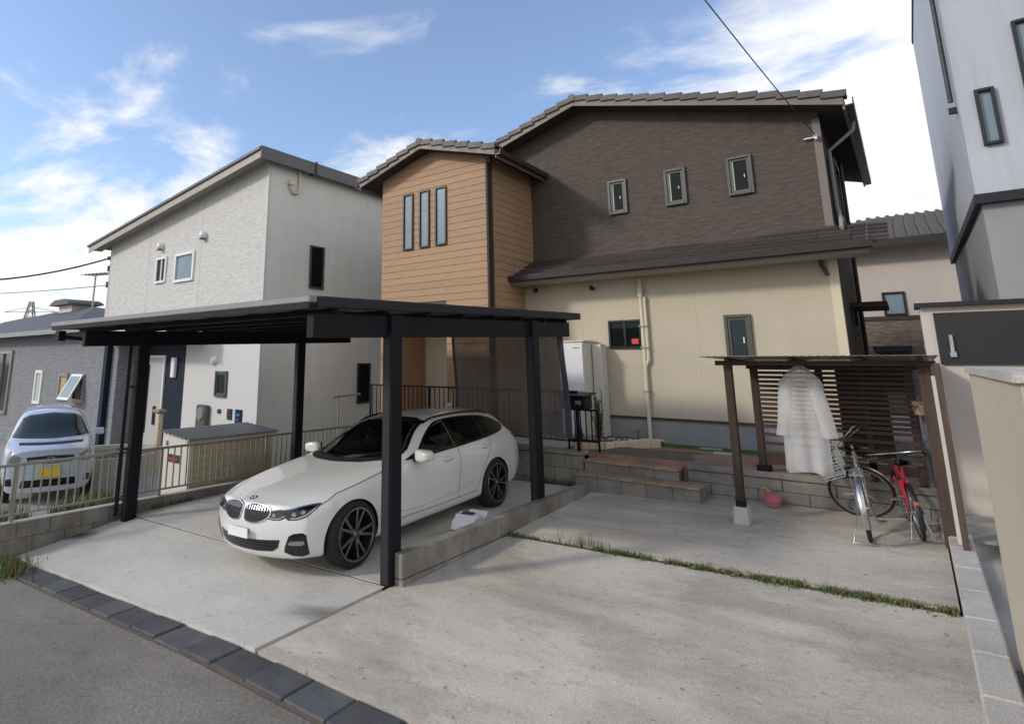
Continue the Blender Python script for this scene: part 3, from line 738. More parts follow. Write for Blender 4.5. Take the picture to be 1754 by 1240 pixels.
mb = MB(); mb.lathe([(0, .12), (.07, .11), (.12, .05), (.12, 0)], 14, Matrix.Translation((-13.9, YL - .014, 2.12)) @ Matrix.Rotation(R(90), 4, 'X')); mb.build('porch_lamp', 'white_plastic', lh, smooth=50)
window(lh, 'y', -13.78, -13.26, 1.22, 1.85, YL - .014, 'alu_bronze', 'glass_teal', .05, .05)
mb = MB(); mb.box(-14.45, -13.95, YL - .14, YL - .015, .40, 1.0); mt = mb.build('electric_meter', 'alu_bronze', lh, bevel=.04)
mb = MB(); mb.lathe([(0, .05), (.15, .04), (.17, 0)], 16, Matrix.Translation((-14.2, YL - .14, .78)) @ Matrix.Rotation(R(90), 4, 'X')); mb.build('meter_glass', 'lamp_clear', mt, smooth=40)
mb = MB(); mb.box(-13.60, -13.47, YL - .04, YL - .015, .82, .92); mb.build('socket_box', 'black_plastic', lh)
mb = MB(); mb.box(-13.15, -12.98, YL - .05, YL - .015, .70, .95); mb.build('intercom', 'black_plastic', lh)
ic = MB(); ic.box(-12.82, -12.55, YL - .04, YL - .015, .63, .95); ic = ic.build('notice_plate', 'navy_panel', lh)
mb = MB(); mb.box(-12.77, -12.62, YL - .044, YL - .0405, .80, .86); mb.box(-12.75, -12.68, YL - .044, YL - .0405, .68, .74); mb.build('plate_print', 'badge_blue', ic)
mb = MB(); mb.box(LX0 - .04, LX0 - .0, YL - .05, YL + .05, 4.55, 4.75); mb.box(LX0 - .04, LX0, YL - .05, YL + .05, 5.1, 5.3); mb.box(LX0 - .05, LX0, YL - .08, YL + .04, 5.5, 5.62); mb.build('cable_box', 'alu_bronze', lh)

# ================================================================== grey single-storey house further left
gh = thing('grey_bungalow', 'grey stone-clad single-storey house with low dark hip roof behind the parked kei car', 'house', (-26, 9, GZL))
GY = 7.85
mb = MB(); mb.box(-44, -21.2, GY, 15, GZL, 3.05); mb.box(-21.2, -18.0, GY, YL - .03, GZL, 3.05)
gw = mb.build('wall', 'stone_grey', gh)
mb = MB()
e0, e1, ya, yb, ez_, rz = -45, -17.85, GY - .5, 15.5, 3.10, 4.62
A_, B_, C_, D_ = (e0, ya, ez_), (-20.95, ya, ez_), (-20.95, yb, ez_), (e0, yb, ez_); r0, r1 = (-34.2, 11.6, rz), (-29.6, 11.6, rz)
mb.quad(A_, B_, r1, r0); mb.quad(B_, C_, r1); mb.quad(C_, D_, r0, r1); mb.quad(D_, A_, r0); mb.quad(A_, D_, C_, B_)
gr = mb.build('hip_roof', 'tile_grey', gh)
mb = MB(); mb.prism([(ya, ez_), (YL - .05, ez_), (YL - .05, ez_ + .16), (ya, ez_ + .06)], -20.94, e1, 'x'); mb.build('porch_roof', 'roof_metal', gr)
mb = MB(); mb.box(e0, e1, ya - .05, ya - .001, ez_ - .12, ez_ + .04); mb.build('eave_board', 'metal_fascia', gr)
mb = MB(); mb.box(-32.6, -31.0, 11.1, 12.1, 4.3, 4.78); mb.build('roof_ventilator', 'off_white', gr)
mb = MB(); mb.prism([(-33.05, 4.781), (-30.55, 4.781), (-30.7, 4.90), (-31.2, 5.04), (-32.4, 5.04), (-32.9, 4.90)], 10.8, 12.4); mb.build('ventilator_cap', 'tile_grey', gr)
window(gh, 'y', -24.45, -23.75, .62, 1.78, GY, 'alu_white', 'glass_pale', .10, .05, inner=False)
window(gh, 'y', -22.25, -21.50, .82, 1.72, GY, 'alu_champagne', 'cardboard', .12, .05, inner=False)
w3 = window(gh, 'y', -21.05, -20.15, .82, 1.68, GY, 'alu_champagne', 'glass_dark', .10, .05, inner=False)
sash = MB(); sash.box(-.43, .43, -.03, 0, -.86, 0)
s_ = sash.build('open_sash', 'alu_white', w3); s_.location = (-20.62, GY - .05, 1.68); s_.rotation_euler = (R(-26), 0, 0)
mb = MB(); mb.box(-.35, .35, -.036, -.031, -.78, -.08); mb.build('pane', 'glass_sky', s_)
mb = MB(); mb.box(-18.62, -18.40, GY - .16, GY - .001, GZL, 2.55); mb.build('dark_pilaster', 'navy_panel', gh)
mb = MB(); mb.box(-18.02, -17.99, GY + .0, YL - .03, GZL, 3.05); mb.build('side_cladding', 'stone_grey', gh)
window(gh, 'y', -29.3, -27.1, .1, 2.5, GY, 'alu_champagne', 'glass_teal', .12, .08, inner=False, mull=(.5,))

# ================================================================== antenna, pylon, cables on the left
an = thing('tv_antenna', 'thin television antenna standing on the grey house roof', 'antenna', (-29.9, 11.6, 4.5))
MB().tube([(-29.9, 11.6, 4.4), (-29.9, 11.6, 6.25)], .045, 6).build('mast', 'steel_dull', an)
mb = MB(); mb.tube([(-30.6, 11.4, 6.2), (-28.9, 11.9, 6.2)], .03, 5)
for i in range(7): x = -30.5 + i * .25; mb.tube([(x, 11.15 + .07 * i, 6.2), (x, 11.85 + .07 * i, 6.2)], .016, 4)
mb.build('yagi_boom', 'steel_dull', an)
b = Vector((-248.8, 75.4, 0)); pyl = thing('power_pylon', 'distant lattice power pylon on the skyline', 'pylon', (b.x, b.y, -.7))
def pylon():
    top = 23.7; M_ = MB(); w0, w1 = 4.2, .5; hs = [0, .2, .38, .54, .68, .8, .9, 1.0]
    def leg(h, sx, sy): w_ = w0 + (w1 - w0) * h; return (b.x + sx * w_, b.y + sy * w_, -.7 + (top + .7) * h)
    for sx in (-1, 1):
        for sy in (-1, 1): M_.tube([leg(0, sx, sy), leg(1, sx, sy)], .22, 4)
    for h0, h1 in zip(hs, hs[1:]):
        for (p, q) in (((-1, -1), (1, -1)), ((1, -1), (1, 1)), ((1, 1), (-1, 1)), ((-1, 1), (-1, -1))):
            M_.tube([leg(h0, *p), leg(h1, *q)], .12, 3); M_.tube([leg(h0, *q), leg(h1, *p)], .12, 3)
    M_.build('lattice_tower', 'steel_dull', pyl)
    for h in (.68, .84):
        M2 = MB(); z_ = -.7 + (top + .7) * h; M2.tube([(b.x - 8, b.y - 6, z_), (b.x + 8, b.y + 6, z_)], [.1, .1], 4); M2.tube([(b.x - 8, b.y - 6, z_), (b.x, b.y, z_ + 2.0), (b.x + 8, b.y + 6, z_)], .1, 4); M2.build('cross_arm', 'steel_dull', pyl)
pylon()
def cable(a, b, sag, r, label):
    a, b = Vector(a), Vector(b); pts = []
    for i in range(25):
        t = i / 24; p = a.lerp(b, t); p.z -= sag * 4 * t * (1 - t); pts.append(p)
    return tag(MB().tube(pts, r, 5).build('overhead_cable', 'cable', smooth=40), label, 'cable')
cable((-20.9, 8.45, 5.55), (-23.6, 4.3, 4.56), .25, .030, 'thick overhead cable running to the pale house wall above the grey roof')
cable((-20.9, 8.45, 4.62), (-39.5, 6.6, 5.45), .12, .014, 'thin lower overhead cable running to the pale house wall')
cable((-.80, YD - .1, 5.92), (-3.2, -6.5, 9.2), .45, .008, 'dark overhead cable coming down to the corner of the dark wall')

# ================================================================== buildings on the right
rb = thing('blue_white_building', 'tall pale blue-white neighbour building at the right edge of the lot', 'building', (3, 12, .2))
mb = MB(); mb.box(.95, 7, 10.62, 17, 4.30, 9.4); uw = mb.build('upper_wall', 'stucco_blue', rb)
mb = MB(); mb.box(1.0, 7, 10.70, 17, .1, 4.17); mb.build('lower_wall', 'grey_panel', rb)
mb = MB(); mb.box(.93, 7.02, 10.58, 17.02, 4.171, 4.299); mb.build('storey_band', 'metal_darkgrey', rb)
for a0, a1, z0, z1 in ((1.12, 1.32, 4.95, 5.75), (1.6, 2.2, 5.3, 6.6), (3.0, 3.8, 5.3, 6.6)): window(rb, 'y', a0, a1, z0, z1, 10.62, 'alu_black', 'glass_sky', .04, .06, inner=False)
window(rb, 'y', 1.5, 2.7, 2.9, 3.7, 10.70, 'alu_black', 'glass_dark', .05, .06, inner=False)
mb = MB(); mb.tube([(.90, 10.9, 9.4), (.90, 10.9, 5.75)], .03, 8); mb.build('downpipe', 'cable', rb, smooth=40)
mb = MB(); mb.box(.86, .949, 10.86, 10.94, 5.58, 5.66); mb.build('pipe_shoe', 'black_plastic', rb)
mb = MB(); mb.box(.93, 7.02, 10.6, 17.02, 9.4, 9.5); mb.build('parapet_cap', 'metal_darkgrey', rb)
bw = MB(); bw.box(.30, .42, 3.1, 5.6, 0, 2.02); bw = tag(bw.build('boundary_wall', 'stucco_cream'), 'cream rendered boundary wall standing beside the driveway at the right edge', 'wall')
mb = MB(); mb.box(.28, .44, 3.08, 5.62, 2.021, 2.06); mb.build('coping', 'concrete_light', bw)
ob = thing('dark_shutter_garage', 'white framed outbuilding with a dark opening between the shelter and the far house', 'outbuilding', (.8, 10.2, .3))
mb = MB(); mb.box(.17, 1.5, 9.95, 10.45, .3, 2.78); mb.build('wall', 'stucco_pink', ob)
mb = MB(); mb.box(.29, 1.4, 9.91, 9.949, 2.06, 2.70); mb.build('shutter', 'black_plastic', ob)
mb = MB(); mb.box(.12, 1.55, 9.85, 10.47, 2.781, 2.83); mb.build('roof', 'metal_darkgrey', ob)
mb = MB(); mb.tube([(.42, 9.88, 2.20), (.42, 9.88, 2.42)], .02, 6); mb.box(.39, .45, 9.87, 9.91, 2.15, 2.21); mb.build('handle', 'steel', ob)
# far tiled house
fh = thing('far_tiled_house', 'pinkish house with grey tiled hip roof beyond the right side passage', 'house', (1.3, 25, .2))
FY = 24.0; FZ = 5.84
mb = MB(); mb.box(-5, 8, FY, 34, 3.51, 5.78); mb.build('upper_wall', 'stucco_pink', fh)
mb = MB(); mb.box(-5, 8, FY + .003, 34, -.3, 3.38); mb.build('lower_wall', 'stone_tan', fh)
mb = MB(); mb.box(-5.02, 8.02, FY - .03, 34, 3.381, 3.509); mb.build('band', 'trim_brown', fh)
window(fh, 'y', -.47, .11, 3.52, 4.27, FY, 'alu_black', 'glass_sky', .06, .05, inner=False)
mb = MB(); mb.prism([(-.85, 2.38), (.05, 2.38), (.09, 2.56), (-.89, 2.56)], FY - .4, FY + .0); mb.build('window_hood', 'metal_darkgrey', fh)
window(fh, 'y', -.80, .03, 1.1, 2.36, FY + .003, 'alu_bronze', 'glass_dark', .06, .05, inner=False)
mb = MB(); mb.lathe([(0, .12), (.08, .11), (.12, .05), (.12, 0)], 12, Matrix.Translation((.48, FY, 2.53)) @ Matrix.Rotation(R(90), 4, 'X')); mb.build('wall_lamp', 'white_plastic', fh, smooth=50)
mb = MB(); fe, ft, rz = FY - .65, FY + 5.4, 7.75
a_, b_, c_, d_, e_, f_ = (-6, fe, FZ), (8.6, fe, FZ), (4.2, ft, rz), (-.4, ft, rz), (-6, 34.6, FZ), (8.6, 34.6, FZ)
mb.quad(a_, b_, c_, d_); mb.quad(a_, d_, e_); mb.quad(b_, f_, c_); mb.quad(d_, c_, f_, e_); mb.quad(a_, e_, f_, b_)
fr_ = mb.build('hip_roof', 'tile_grey', fh)
mb = MB(); mb.box(-6.05, 8.65, fe - .12, fe - .001, FZ - .17, FZ + .05); mb.build('gutter', 'gutter_dark', fr_)
mb = MB(); mb.box(-6, 8.6, fe, FY - .001, 5.74, 5.76); mb.build('soffit', 'off_white', fr_)
mb = MB(); nr = 18; sly = (ft - fe) / nr; slz = (rz - FZ) / nr          # S-shaped tiles on the slope towards us
for r_ in range(nr):
    y0 = fe + r_ * sly; z0 = FZ + r_ * slz; t = r_ / nr
    xa = -6 + 5.6 * t; xb = 8.6 - 4.4 * t; x = max(xa, -2.6)
    while x < min(xb, 4.6):
        prof = [(0, .05), (.07, .095), (.14, .06), (.20, .02), (.28, .03)]
        for (x0_, h0), (x1_, h1) in zip(prof, prof[1:]):
            mb.quad((x + x0_, y0 - .03, z0 + h0 + .035), (x + x1_, y0 - .03, z0 + h1 + .035), (x + x1_, y0 + sly, z0 + slz + h1), (x + x0_, y0 + sly, z0 + slz + h0))
            mb.quad((x + x0_, y0 - .03, z0), (x + x1_, y0 - .03, z0), (x + x1_, y0 - .03, z0 + h1 + .035), (x + x0_, y0 - .03, z0 + h0 + .035))
        x += .30
stuff(mb.build('roof_tiles', 'tile_grey', fr_))
# ================================================================== carport
cp = thing('carport', 'black aluminium carport with flat roof and four posts over the white wagon', 'carport', (-6.7, 6.0, 0))
CX0, CX1, CY0, CY1 = -10.15, -4.12, 3.44, 9.05
def cz(y): return 2.575 + .033 * (y - CY0)              # underside of the edge frame
def cbox(mb, x0, x1, y0, y1, za, zb):                    # box whose bottom and top follow the roof pitch
    mb.v += [(x, y, cz(y) + dz) for dz in (za, zb) for x, y in ((x0, y0), (x1, y0), (x1, y1), (x0, y1))]
    n = len(mb.v) - 8
    for f in ((0, 3, 2, 1), (4, 5, 6, 7), (0, 1, 5, 4), (1, 2, 6, 5), (2, 3, 7, 6), (3, 0, 4, 7)): mb.f.append(tuple(n + i for i in f)); mb.m.append(0)
POSTS = [(-4.16, 4.58), (-4.16, 7.55), (-9.20, 4.38), (-9.20, 7.45)]
for i, (x, y) in enumerate(POSTS):
    mb = MB(); w_ = .085; mb.box(x - .065, x + .065, y - w_, y + w_, gz(x, y) - .1, cz(y) - .04)
    p = mb.build('post', 'metal_black', cp, bevel=.008)
    mb = MB(); mb.box(x - .045, x + .045, y - w_ - .006, y - w_, gz(x, y), cz(y) - .25); mb.build('post_cover', 'metal_darkgrey', p)
for x in (-4.20, -9.20):
    mb = MB(); cbox(mb, x - .05, x + .05, CY0 + .06, CY1 - .3, -.27, -.05); bm_ = mb.build('main_beam', 'metal_black', cp, bevel=.006)
for k in range(8):                                        # purlins across
    y = CY0 + .35 + k * (CY1 - CY0 - .7) / 7
    mb = MB(); cbox(mb, CX0 + .06, CX1 - .06, y - .03, y + .03, -.05, .01); mb.build('purlin', 'metal_black', cp)
mb = MB(); cbox(mb, CX1 - .03, CX1 + .035, CY0 + .045, CY1, .0, .105); mb.build('side_frame', 'metal_darkgrey', cp, bevel=.01)
mb = MB(); cbox(mb, CX0 - .035, CX0 + .03, CY0 + .045, CY1, .0, .105); mb.build('side_frame', 'metal_darkgrey', cp, bevel=.01)
mb = MB(); cbox(mb, CX0 + .031, CX1 - .031, CY1 - .06, CY1, .0, .10); mb.build('rear_frame', 'metal_darkgrey', cp, bevel=.008)
mb = MB(); cbox(mb, CX0 - .035, CX1 + .035, CY0 - .055, CY0 + .043, .040, .107); gt = mb.build('front_gutter', 'metal_fascia', cp, bevel=.012)
mb = MB(); cbox(mb, CX0 - .02, CX1 + .02, CY0 - .045, CY0 + .06, -.01, .038); mb.build('gutter_lip', 'metal_black', gt)
n = 7; pw = (CX1 - CX0 - .12) / n
for i in range(n):
    mb = MB(); cbox(mb, CX0 + .06 + i * pw + .012, CX0 + .06 + (i + 1) * pw - .012, CY0 + .06, CY1 - .07, .045, .052); mb.build('roof_panel', 'carport_panel', cp)
    if i:
        mb = MB(); x = CX0 + .06 + i * pw; cbox(mb, x - .02, x + .02, CY0 + .06, CY1 - .07, .03, .075); mb.build('panel_bar', 'metal_black', cp)
# downpipe from the front left corner of the gutter to the post
mb = MB(); mb.box(-10.04, -9.90, CY0 - .03, CY0 + .07, 2.40, 2.55); dp_ = mb.build('downpipe', 'metal_black', cp)
mb = MB(); mb.tube([(-9.97, CY0 + .02, 2.46), (-9.27, 4.22, 2.36), (-9.27, 4.22, -.12)], .03, 8); mb.build('pipe', 'metal_black', dp_, smooth=40)
mb = MB(); mb.box(-9.32, -9.20, 4.17, 4.29, 1.70, 1.73); mb.box(-9.32, -9.20, 4.17, 4.29, .8, .83); mb.build('pipe_clip', 'metal_darkgrey', dp_)
# shade net hung from the rear of the carport
nt_ = thing('shade_net', 'dark see-through shade net hanging from the rear edge of the carport', 'shade net', (-5.3, 8.72, .7))
def net(u, v):
    x = -6.44 + 2.20 * u; top = cz(8.7) - .02; bot = .92
    sag = .05 * math.sin(u * 9) * (1 - v) + .035 * math.sin(u * 23 + 2) * (1 - v * .6) + .05 * math.sin((u * 2.2 + v * 1.6) * 3.1)
    return (x + .05 * (1 - v) * u, 8.72 + sag, bot + (top - bot) * v)
mb = MB(); mb.grid(net, 60, 30); nto = mb.build('net', 'net_cloth', nt_, smooth=60)
mb = MB(); mb.grid(lambda u, v: (lambda p: (p[0] + .002, p[1] - .006, p[2]))(net(.955 + .045 * u, v)), 4, 30); mb.build('hem', 'net_hem', nt_, smooth=60)
mb = MB(); mb.grid(lambda u, v: (lambda p: (p[0] - .002, p[1] - .006, p[2]))(net(.03 * u, v)), 3, 30); mb.build('hem', 'net_hem', nt_, smooth=60)

# ================================================================== block walls
def block_run(parent, axis, a0, a1, c0, c1, z0, courses, bh, bl, mat='concrete_block', fz=None, joint=.008, jit=.003):
    """courses of single blocks; axis 'y': run along y between x=c0..c1"""
    for r_ in range(courses):
        a = a0 - (bl / 2 if r_ % 2 else 0); za = z0 + r_ * bh
        while a < a1 - .02:
            s, e = max(a, a0), min(a + bl - joint, a1)
            if e - s > .03:
                j = random.uniform(-jit, jit)
                mb = MB()
                if axis == 'y': mb.box(c0 + j, c1 + j, s, e, za, za + bh - joint * .6)
                else: mb.box(s, e, c0 + j, c1 + j, za, za + bh - joint * .6)
                o = mb.build('block', mat, parent, bevel=.005)
                if fz:
                    for v in o.data.vertices: v.co.z += fz(v.co.x, v.co.y)
            a += bl
def core(parent, axis, a0, a1, c0, c1, z0, z1, mat='concrete_block', fz=None):
    mb = MB(); (mb.box(c0, c1, a0, a1, z0, z1) if axis == 'y' else mb.box(a0, a1, c0, c1, z0, z1)); o = mb.build('mortar', mat, parent)
    if fz:
        for v in o.data.vertices: v.co.z += fz(v.co.x, v.co.y)
# low block wall between carport and driveway; its level top meets the rising ground
lwall = thing('low_block_wall', 'low weathered concrete block wall between the carport slab and the driveway', 'wall', (-4.05, 6.6, 0))
core(lwall, 'y', 4.62, 8.80, -4.115, -4.025, -.15, .262)
yy = 4.57
for bl in (1.0, .8, .8, .8, .84):
    for z0, z1, c in ((.055, .275, 0), (-.16, .050, .012)):
        mb = MB(); j = random.uniform(-.003, .003); mb.box(-4.135 - c, -4.005 + c + j, yy, yy + bl - .008, z0, z1); mb.build('block', 'concrete_block', lwall, bevel=.007)
    yy += bl
# boundary wall on the left with a light metal fence on top
bwl = thing('boundary_block_wall', 'low grey concrete block wall carrying the thin metal fence on the left', 'wall', (-9.46, 6, -.4))
core(bwl, 'y', 2.66, 9.28, -9.50, -9.42, -.75, -.02)
block_run(bwl, 'y', 2.62, 9.3, -9.515, -9.405, -.59, 3, .1975, .398)
mb = MB(); mb.box(-9.52, -9.40, 2.62, 9.3, .003, .018); mb.build('coping', 'concrete_light', bwl)
fn = thing('metal_boundary_fence', 'thin champagne metal fence with upright bars on the left block wall', 'fence', (-9.46, 6, 0))
mb = MB(); mb.box(-9.485, -9.435, 2.62, 9.1, .715, .750); mb.build('top_rail', 'alu_champagne', fn, bevel=.004)
mb = MB(); mb.box(-9.475, -9.445, 2.62, 9.1, .095, .120); mb.build('bottom_rail', 'alu_champagne', fn)
mb = MB(); mb.box(-.009, .009, -.009, .009, 0, .596); bal = mb.mesh('upright', 'alu_champagne')
y = 2.7
while y < 9.05: inst('upright', bal, fn, (-9.46, y, .12)); y += .112
for y in (2.95, 4.95, 6.95, 8.95):
    mb = MB(); mb.box(-9.48, -9.44, y - .02, y + .02, .018, .713); mb.build('post', 'alu_champagne', fn)
# retaining wall behind the car, then to the right of the steps
rw = thing('retaining_wall', 'weathered block retaining wall behind the car under the iron railing', 'wall', (-6.9, 9.4, 0))
core(rw, 'x', -9.4, -4.32, 9.30, 9.60, -.2, .58); mb = MB(); mb.box(-4.9, -4.32, 9.40, 10.7, -.2, .60); mb.build('wall_return', 'concrete_block', rw)
block_run(rw, 'x', -9.38, -4.30, 9.27, 9.40, -.02, 3, .205, .40, jit=.012)
mb = MB(); mb.box(-9.38, -4.30, 9.25, 9.62, .60, .645); mb.build('coping', 'concrete_block', rw, bevel=.01)
rw2 = thing('terrace_wall', 'low block wall holding the brick terrace under the slatted screen', 'wall', (-1.3, 9.55, .2))
core(rw2, 'x', -2.72, .05, 9.50, 9.63, 0, .575, fz=None)
block_run(rw2, 'x', -2.73, .05, 9.46, 9.58, .10, 3, .145, .60, 'concrete_block', jit=.008)
mb = MB(); mb.box(-2.74, .05, 9.445, 9.66, .540, .622); mb.build('coping', 'concrete_block', rw2, bevel=.012)
# steps
st = thing('garden_steps', 'two wide tiled steps with block risers leading up to the terrace', 'steps', (-3.4, 9.2, .15))
for (x0, x1, y0, y1, z0, z1) in ((-4.30, -2.46, 9.0, 9.36, .0, .385), (-4.28, -2.82, 9.33, 9.66, .2, .545)):
    mb = MB(); mb.box(x0 + .02, x1 - .02, y0 + .03, y1 + .1, z0 - .1, z1 - .03); mb.build('step_core', 'concrete_block', st)
    n = round((x1 - x0) / .38); w_ = (x1 - x0) / n
    for i in range(n):
        mb = MB(); mb.box(x0 + i * w_ + .003, x0 + (i + 1) * w_ - .003, y0 + .012, y0 + .028 + random.uniform(0, .004), z0 - .05, z1 - .037); mb.build('riser_block', 'concrete_block', st, bevel=.004)
    n2 = round((x1 - x0) / .19); w_ = (x1 - x0) / n2
    for i in range(n2):
        mb = MB(); mb.box(x0 + i * w_ + .002, x0 + (i + 1) * w_ - .002, y0 - .012, y1, z1 - .034, z1 + random.uniform(-.002, .003)); mb.build('tread_tile', 'tread_tile', st, bevel=.004)
# iron railing on the retaining wall
ir = thing('iron_railing', 'black iron railing on the retaining wall behind the white wagon', 'railing', (-6.8, 9.5, .65))
mb = MB(); mb.box(-9.28, -4.42, 9.475, 9.52, 1.575, 1.605); mb.build('top_rail', 'metal_black', ir)
mb = MB(); mb.box(-9.28, -4.42, 9.485, 9.51, .78, .80); mb.build('bottom_rail', 'metal_black', ir)
mb = MB(); mb.box(-.007, .007, -.007, .007, 0, .776); irb = mb.mesh('upright', 'metal_black')
x = -9.2
while x < -4.45: inst('upright', irb, ir, (x, 9.497, .80)); x += .115
for x in (-9.27, -7.62, -6.0, -4.44):
    mb = MB(); mb.box(x - .018, x + .018, 9.478, 9.516, .645, 1.574); mb.build('post', 'metal_black', ir)
hr = thing('short_handrail', 'short brown metal handrail at the left end of the iron railing', 'handrail', (-9.5, 8.9, 0))
mb = MB(); mb.tube([(-9.62, 8.72, 1.34), (-9.34, 9.25, 1.40)], .022, 8); mb.build('rail', 'alu_champagne', hr, smooth=40)
mb = MB(); mb.tube([(-9.56, 8.82, .02), (-9.56, 8.82, 1.35)], .02, 8); mb.build('post', 'alu_champagne', hr, smooth=40)
# front gate piece by the mailbox: short railing, mailbox on a pole
mbx = thing('mailbox', 'black mailbox with sloping lid on a pole beside the steps', 'mailbox', (-4.42, 9.45, .64))
mb = MB(); mb.prism([(9.28, 1.32), (9.58, 1.32), (9.58, 1.55), (9.28, 1.52)], -4.60, -4.20, 'x'); mb.build('box', 'metal_black', mbx, bevel=.01)
mb = MB(); mb.prism([(9.22, 1.525), (9.61, 1.565), (9.61, 1.585), (9.22, 1.545)], -4.66, -4.13, 'x'); mb.build('lid', 'metal_black', mbx)
mb = MB(); mb.box(-4.36, -4.26, 9.272, 9.279, 1.40, 1.46); mb.build('name_plate', 'steel_dull', mbx)
mb = MB(); mb.tube([(-4.40, 9.45, .62), (-4.40, 9.45, 1.33)], .02, 8); mb.build('pole', 'metal_black', mbx, smooth=40)
sr = thing('short_railing', 'short black railing panel under the mailbox', 'railing', (-4.4, 9.56, .64))
mb = MB(); mb.box(-4.64, -4.12, 9.565, 9.595, .78, .82); mb.box(-4.64, -4.12, 9.565, 9.595, 1.28, 1.31); mb.build('rails', 'metal_black', sr)
for i in range(6): x = -4.62 + i * .098; mb = MB(); mb.box(x - .008, x + .008, 9.572, 9.588, .82, 1.28); mb.build('upright', 'metal_black', sr)
for x in (-4.645, -4.115): mb = MB(); mb.box(x - .014, x + .014, 9.566, 9.594, .63, 1.31); mb.build('post', 'metal_black', sr)
# water heater cabinet
wh = thing('water_heater', 'tall white water heater cabinet against the cream wall behind the mailbox', 'water heater', (-4.95, 10.9, .62))
mb = MB(); mb.box(-5.30, -4.80, 10.66, 11.28, .72, 2.46); mb.build('cabinet', 'off_white', wh, bevel=.012)
mb = MB(); mb.box(-5.29, -4.81, 10.645, 10.659, 1.55, 2.43); mb.build('upper_panel', 'white_enamel', wh, bevel=.004)
mb = MB(); mb.box(-5.29, -4.81, 10.645, 10.659, .76, 1.53); mb.build('lower_panel', 'white_enamel', wh, bevel=.004)
mb = MB(); mb.box(-5.32, -4.78, 10.64, 11.30, 2.461, 2.49); mb.build('top_cap', 'off_white', wh)
mb = MB(); mb.box(-5.0, -4.86, 10.641, 10.644, 2.34, 2.36); mb.build('maker_plate', 'steel_dull', wh)
mb = MB(); mb.box(-5.28, -4.82, 10.7, 11.25, .615, .72); mb.build('plinth', 'concrete_light', wh)
mb = MB(); mb.box(-4.78, -4.60, 11.02, 11.30, .70, 2.42); mb.build('pipe_duct', 'off_white', wh, bevel=.01)
# planter with border stones
pl_ = thing('planter_bed', 'curved planter bed edged with pale stones by the cream wall', 'planter', (-4.4, 10.5, .62))
def parc(t): return (-4.72 + 1.12 * t, 9.92 + .12 * math.sin(t * 3.1) + max(0, t - .5) * 2.1, .62)
pp = [parc(i / 9) for i in range(10)]
for a, b_ in zip(pp, pp[1:]):
    d_ = Vector(b_) - Vector(a); ln = d_.length; M_ = Matrix.Translation(a) @ Matrix.Rotation(math.atan2(d_.y, d_.x), 4, 'Z')
    mb = MB(); mb.box(.004, ln - .004, -.045, .045, -.02, .13 + random.uniform(-.01, .01), M=M_); mb.build('border_stone', 'stone_border', pl_, bevel=.01)
mb = MB(); base = [(p[0], p[1] + .03) for p in pp] + [(-3.66, 11.3), (-4.58, 11.3)]; mb.prism(base, .60, .70, 'z'); mb.build('soil_fill', 'soil', pl_)
mb = MB()
for i in range(160):
    t = random.random(); q = parc(t); y = random.uniform(q[1] + .1, min(11.2, q[1] + .9)); x = q[0] + random.uniform(-.03, .03); r_ = random.uniform(.012, .03)
    if x < -4.1 and random.random() < .75: continue
    mb.lathe([(0, -r_ * .5), (r_, 0), (r_ * .7, r_ * .5), (0, r_ * .65)], 5, Matrix.Translation((x, y, .705)))
stuff(mb.build('white_gravel', 'gravel_white', pl_))
def leaf(mb, base, d, ln, w_, droop, n=4, mi=0):
    base = Vector(base); d = Vector(d).normalized(); sd = d.cross(Vector((0, 0, 1)))
    sd = sd.normalized() if sd.length > 1e-3 else Vector((1, 0, 0)); prev = None; p = base.copy(); dd = d.copy()
    for i in range(n + 1):
        t = i / n; w2 = w_ * (1 - t) ** .6 * (.5 + .5 * min(1, t * 4)); L_, R_ = p - sd * w2 / 2, p + sd * w2 / 2
        if prev: mb.quad(prev[0], prev[1], R_, L_, mi=mi)
        prev = (L_, R_); p = p + dd * ln / n; dd = (dd + Vector((0, 0, -droop / n))).normalized()
def shrub(label, loc, h, stems, kind):
    t_ = thing('tall_shrub', label, 'shrub', loc); x, y, z = loc
    mb = MB(); lf = MB()
    for i in range(stems):
        a = random.uniform(0, 6.28); lean = random.uniform(.05, .22); hh = h * random.uniform(.55, 1)
        tip = (x + math.cos(a) * lean * hh - .1 * hh, y + math.sin(a) * lean * hh, z + hh)
        mb.tube([loc, ((x + tip[0]) / 2 + .03, (y + tip[1]) / 2, z + hh * .5), tip], [.014, .010, .004], 5)
        for k in range(int(46 * hh)):
            q = random.uniform(.12, 1); p = Vector(loc).lerp(Vector(tip), q); an = random.uniform(0, 6.28)
            leaf(lf, p, (math.cos(an), math.sin(an), random.uniform(.2, 1.3)), random.uniform(.10, .2), random.uniform(.010, .02), random.uniform(.1, .7), 3, mi=random.choice((0, 0, 1)))
    mb.build('stem', 'bark', t_, smooth=50); lf.build('foliage', ['leaf_green', 'leaf_dark'], t_)
shrub('tall thin green shrub growing in the planter beside the water heater', (-4.42, 10.35, .68), 1.15, 7, 0)
shrub('small low weedy plant at the left end of the planter', (-4.68, 10.12, .66), .32, 5, 1)
sl_ = thing('solar_garden_light', 'small solar garden light stuck in the soil beside the downpipe', 'garden light', (-3.92, 10.95, .62))
MB().tube([(-3.98, 11.0, .6), (-3.98, 11.0, .80)], .008, 6).build('stake', 'black_plastic', sl_)
mb = MB(); mb.lathe([(0, .80), (.02, .80), (.03, .83), (.055, .87), (.055, .885), (0, .89)], 12, Matrix.Translation((-3.98, 11.0, 0))); mb.build('head', 'lamp_clear', sl_, smooth=50)
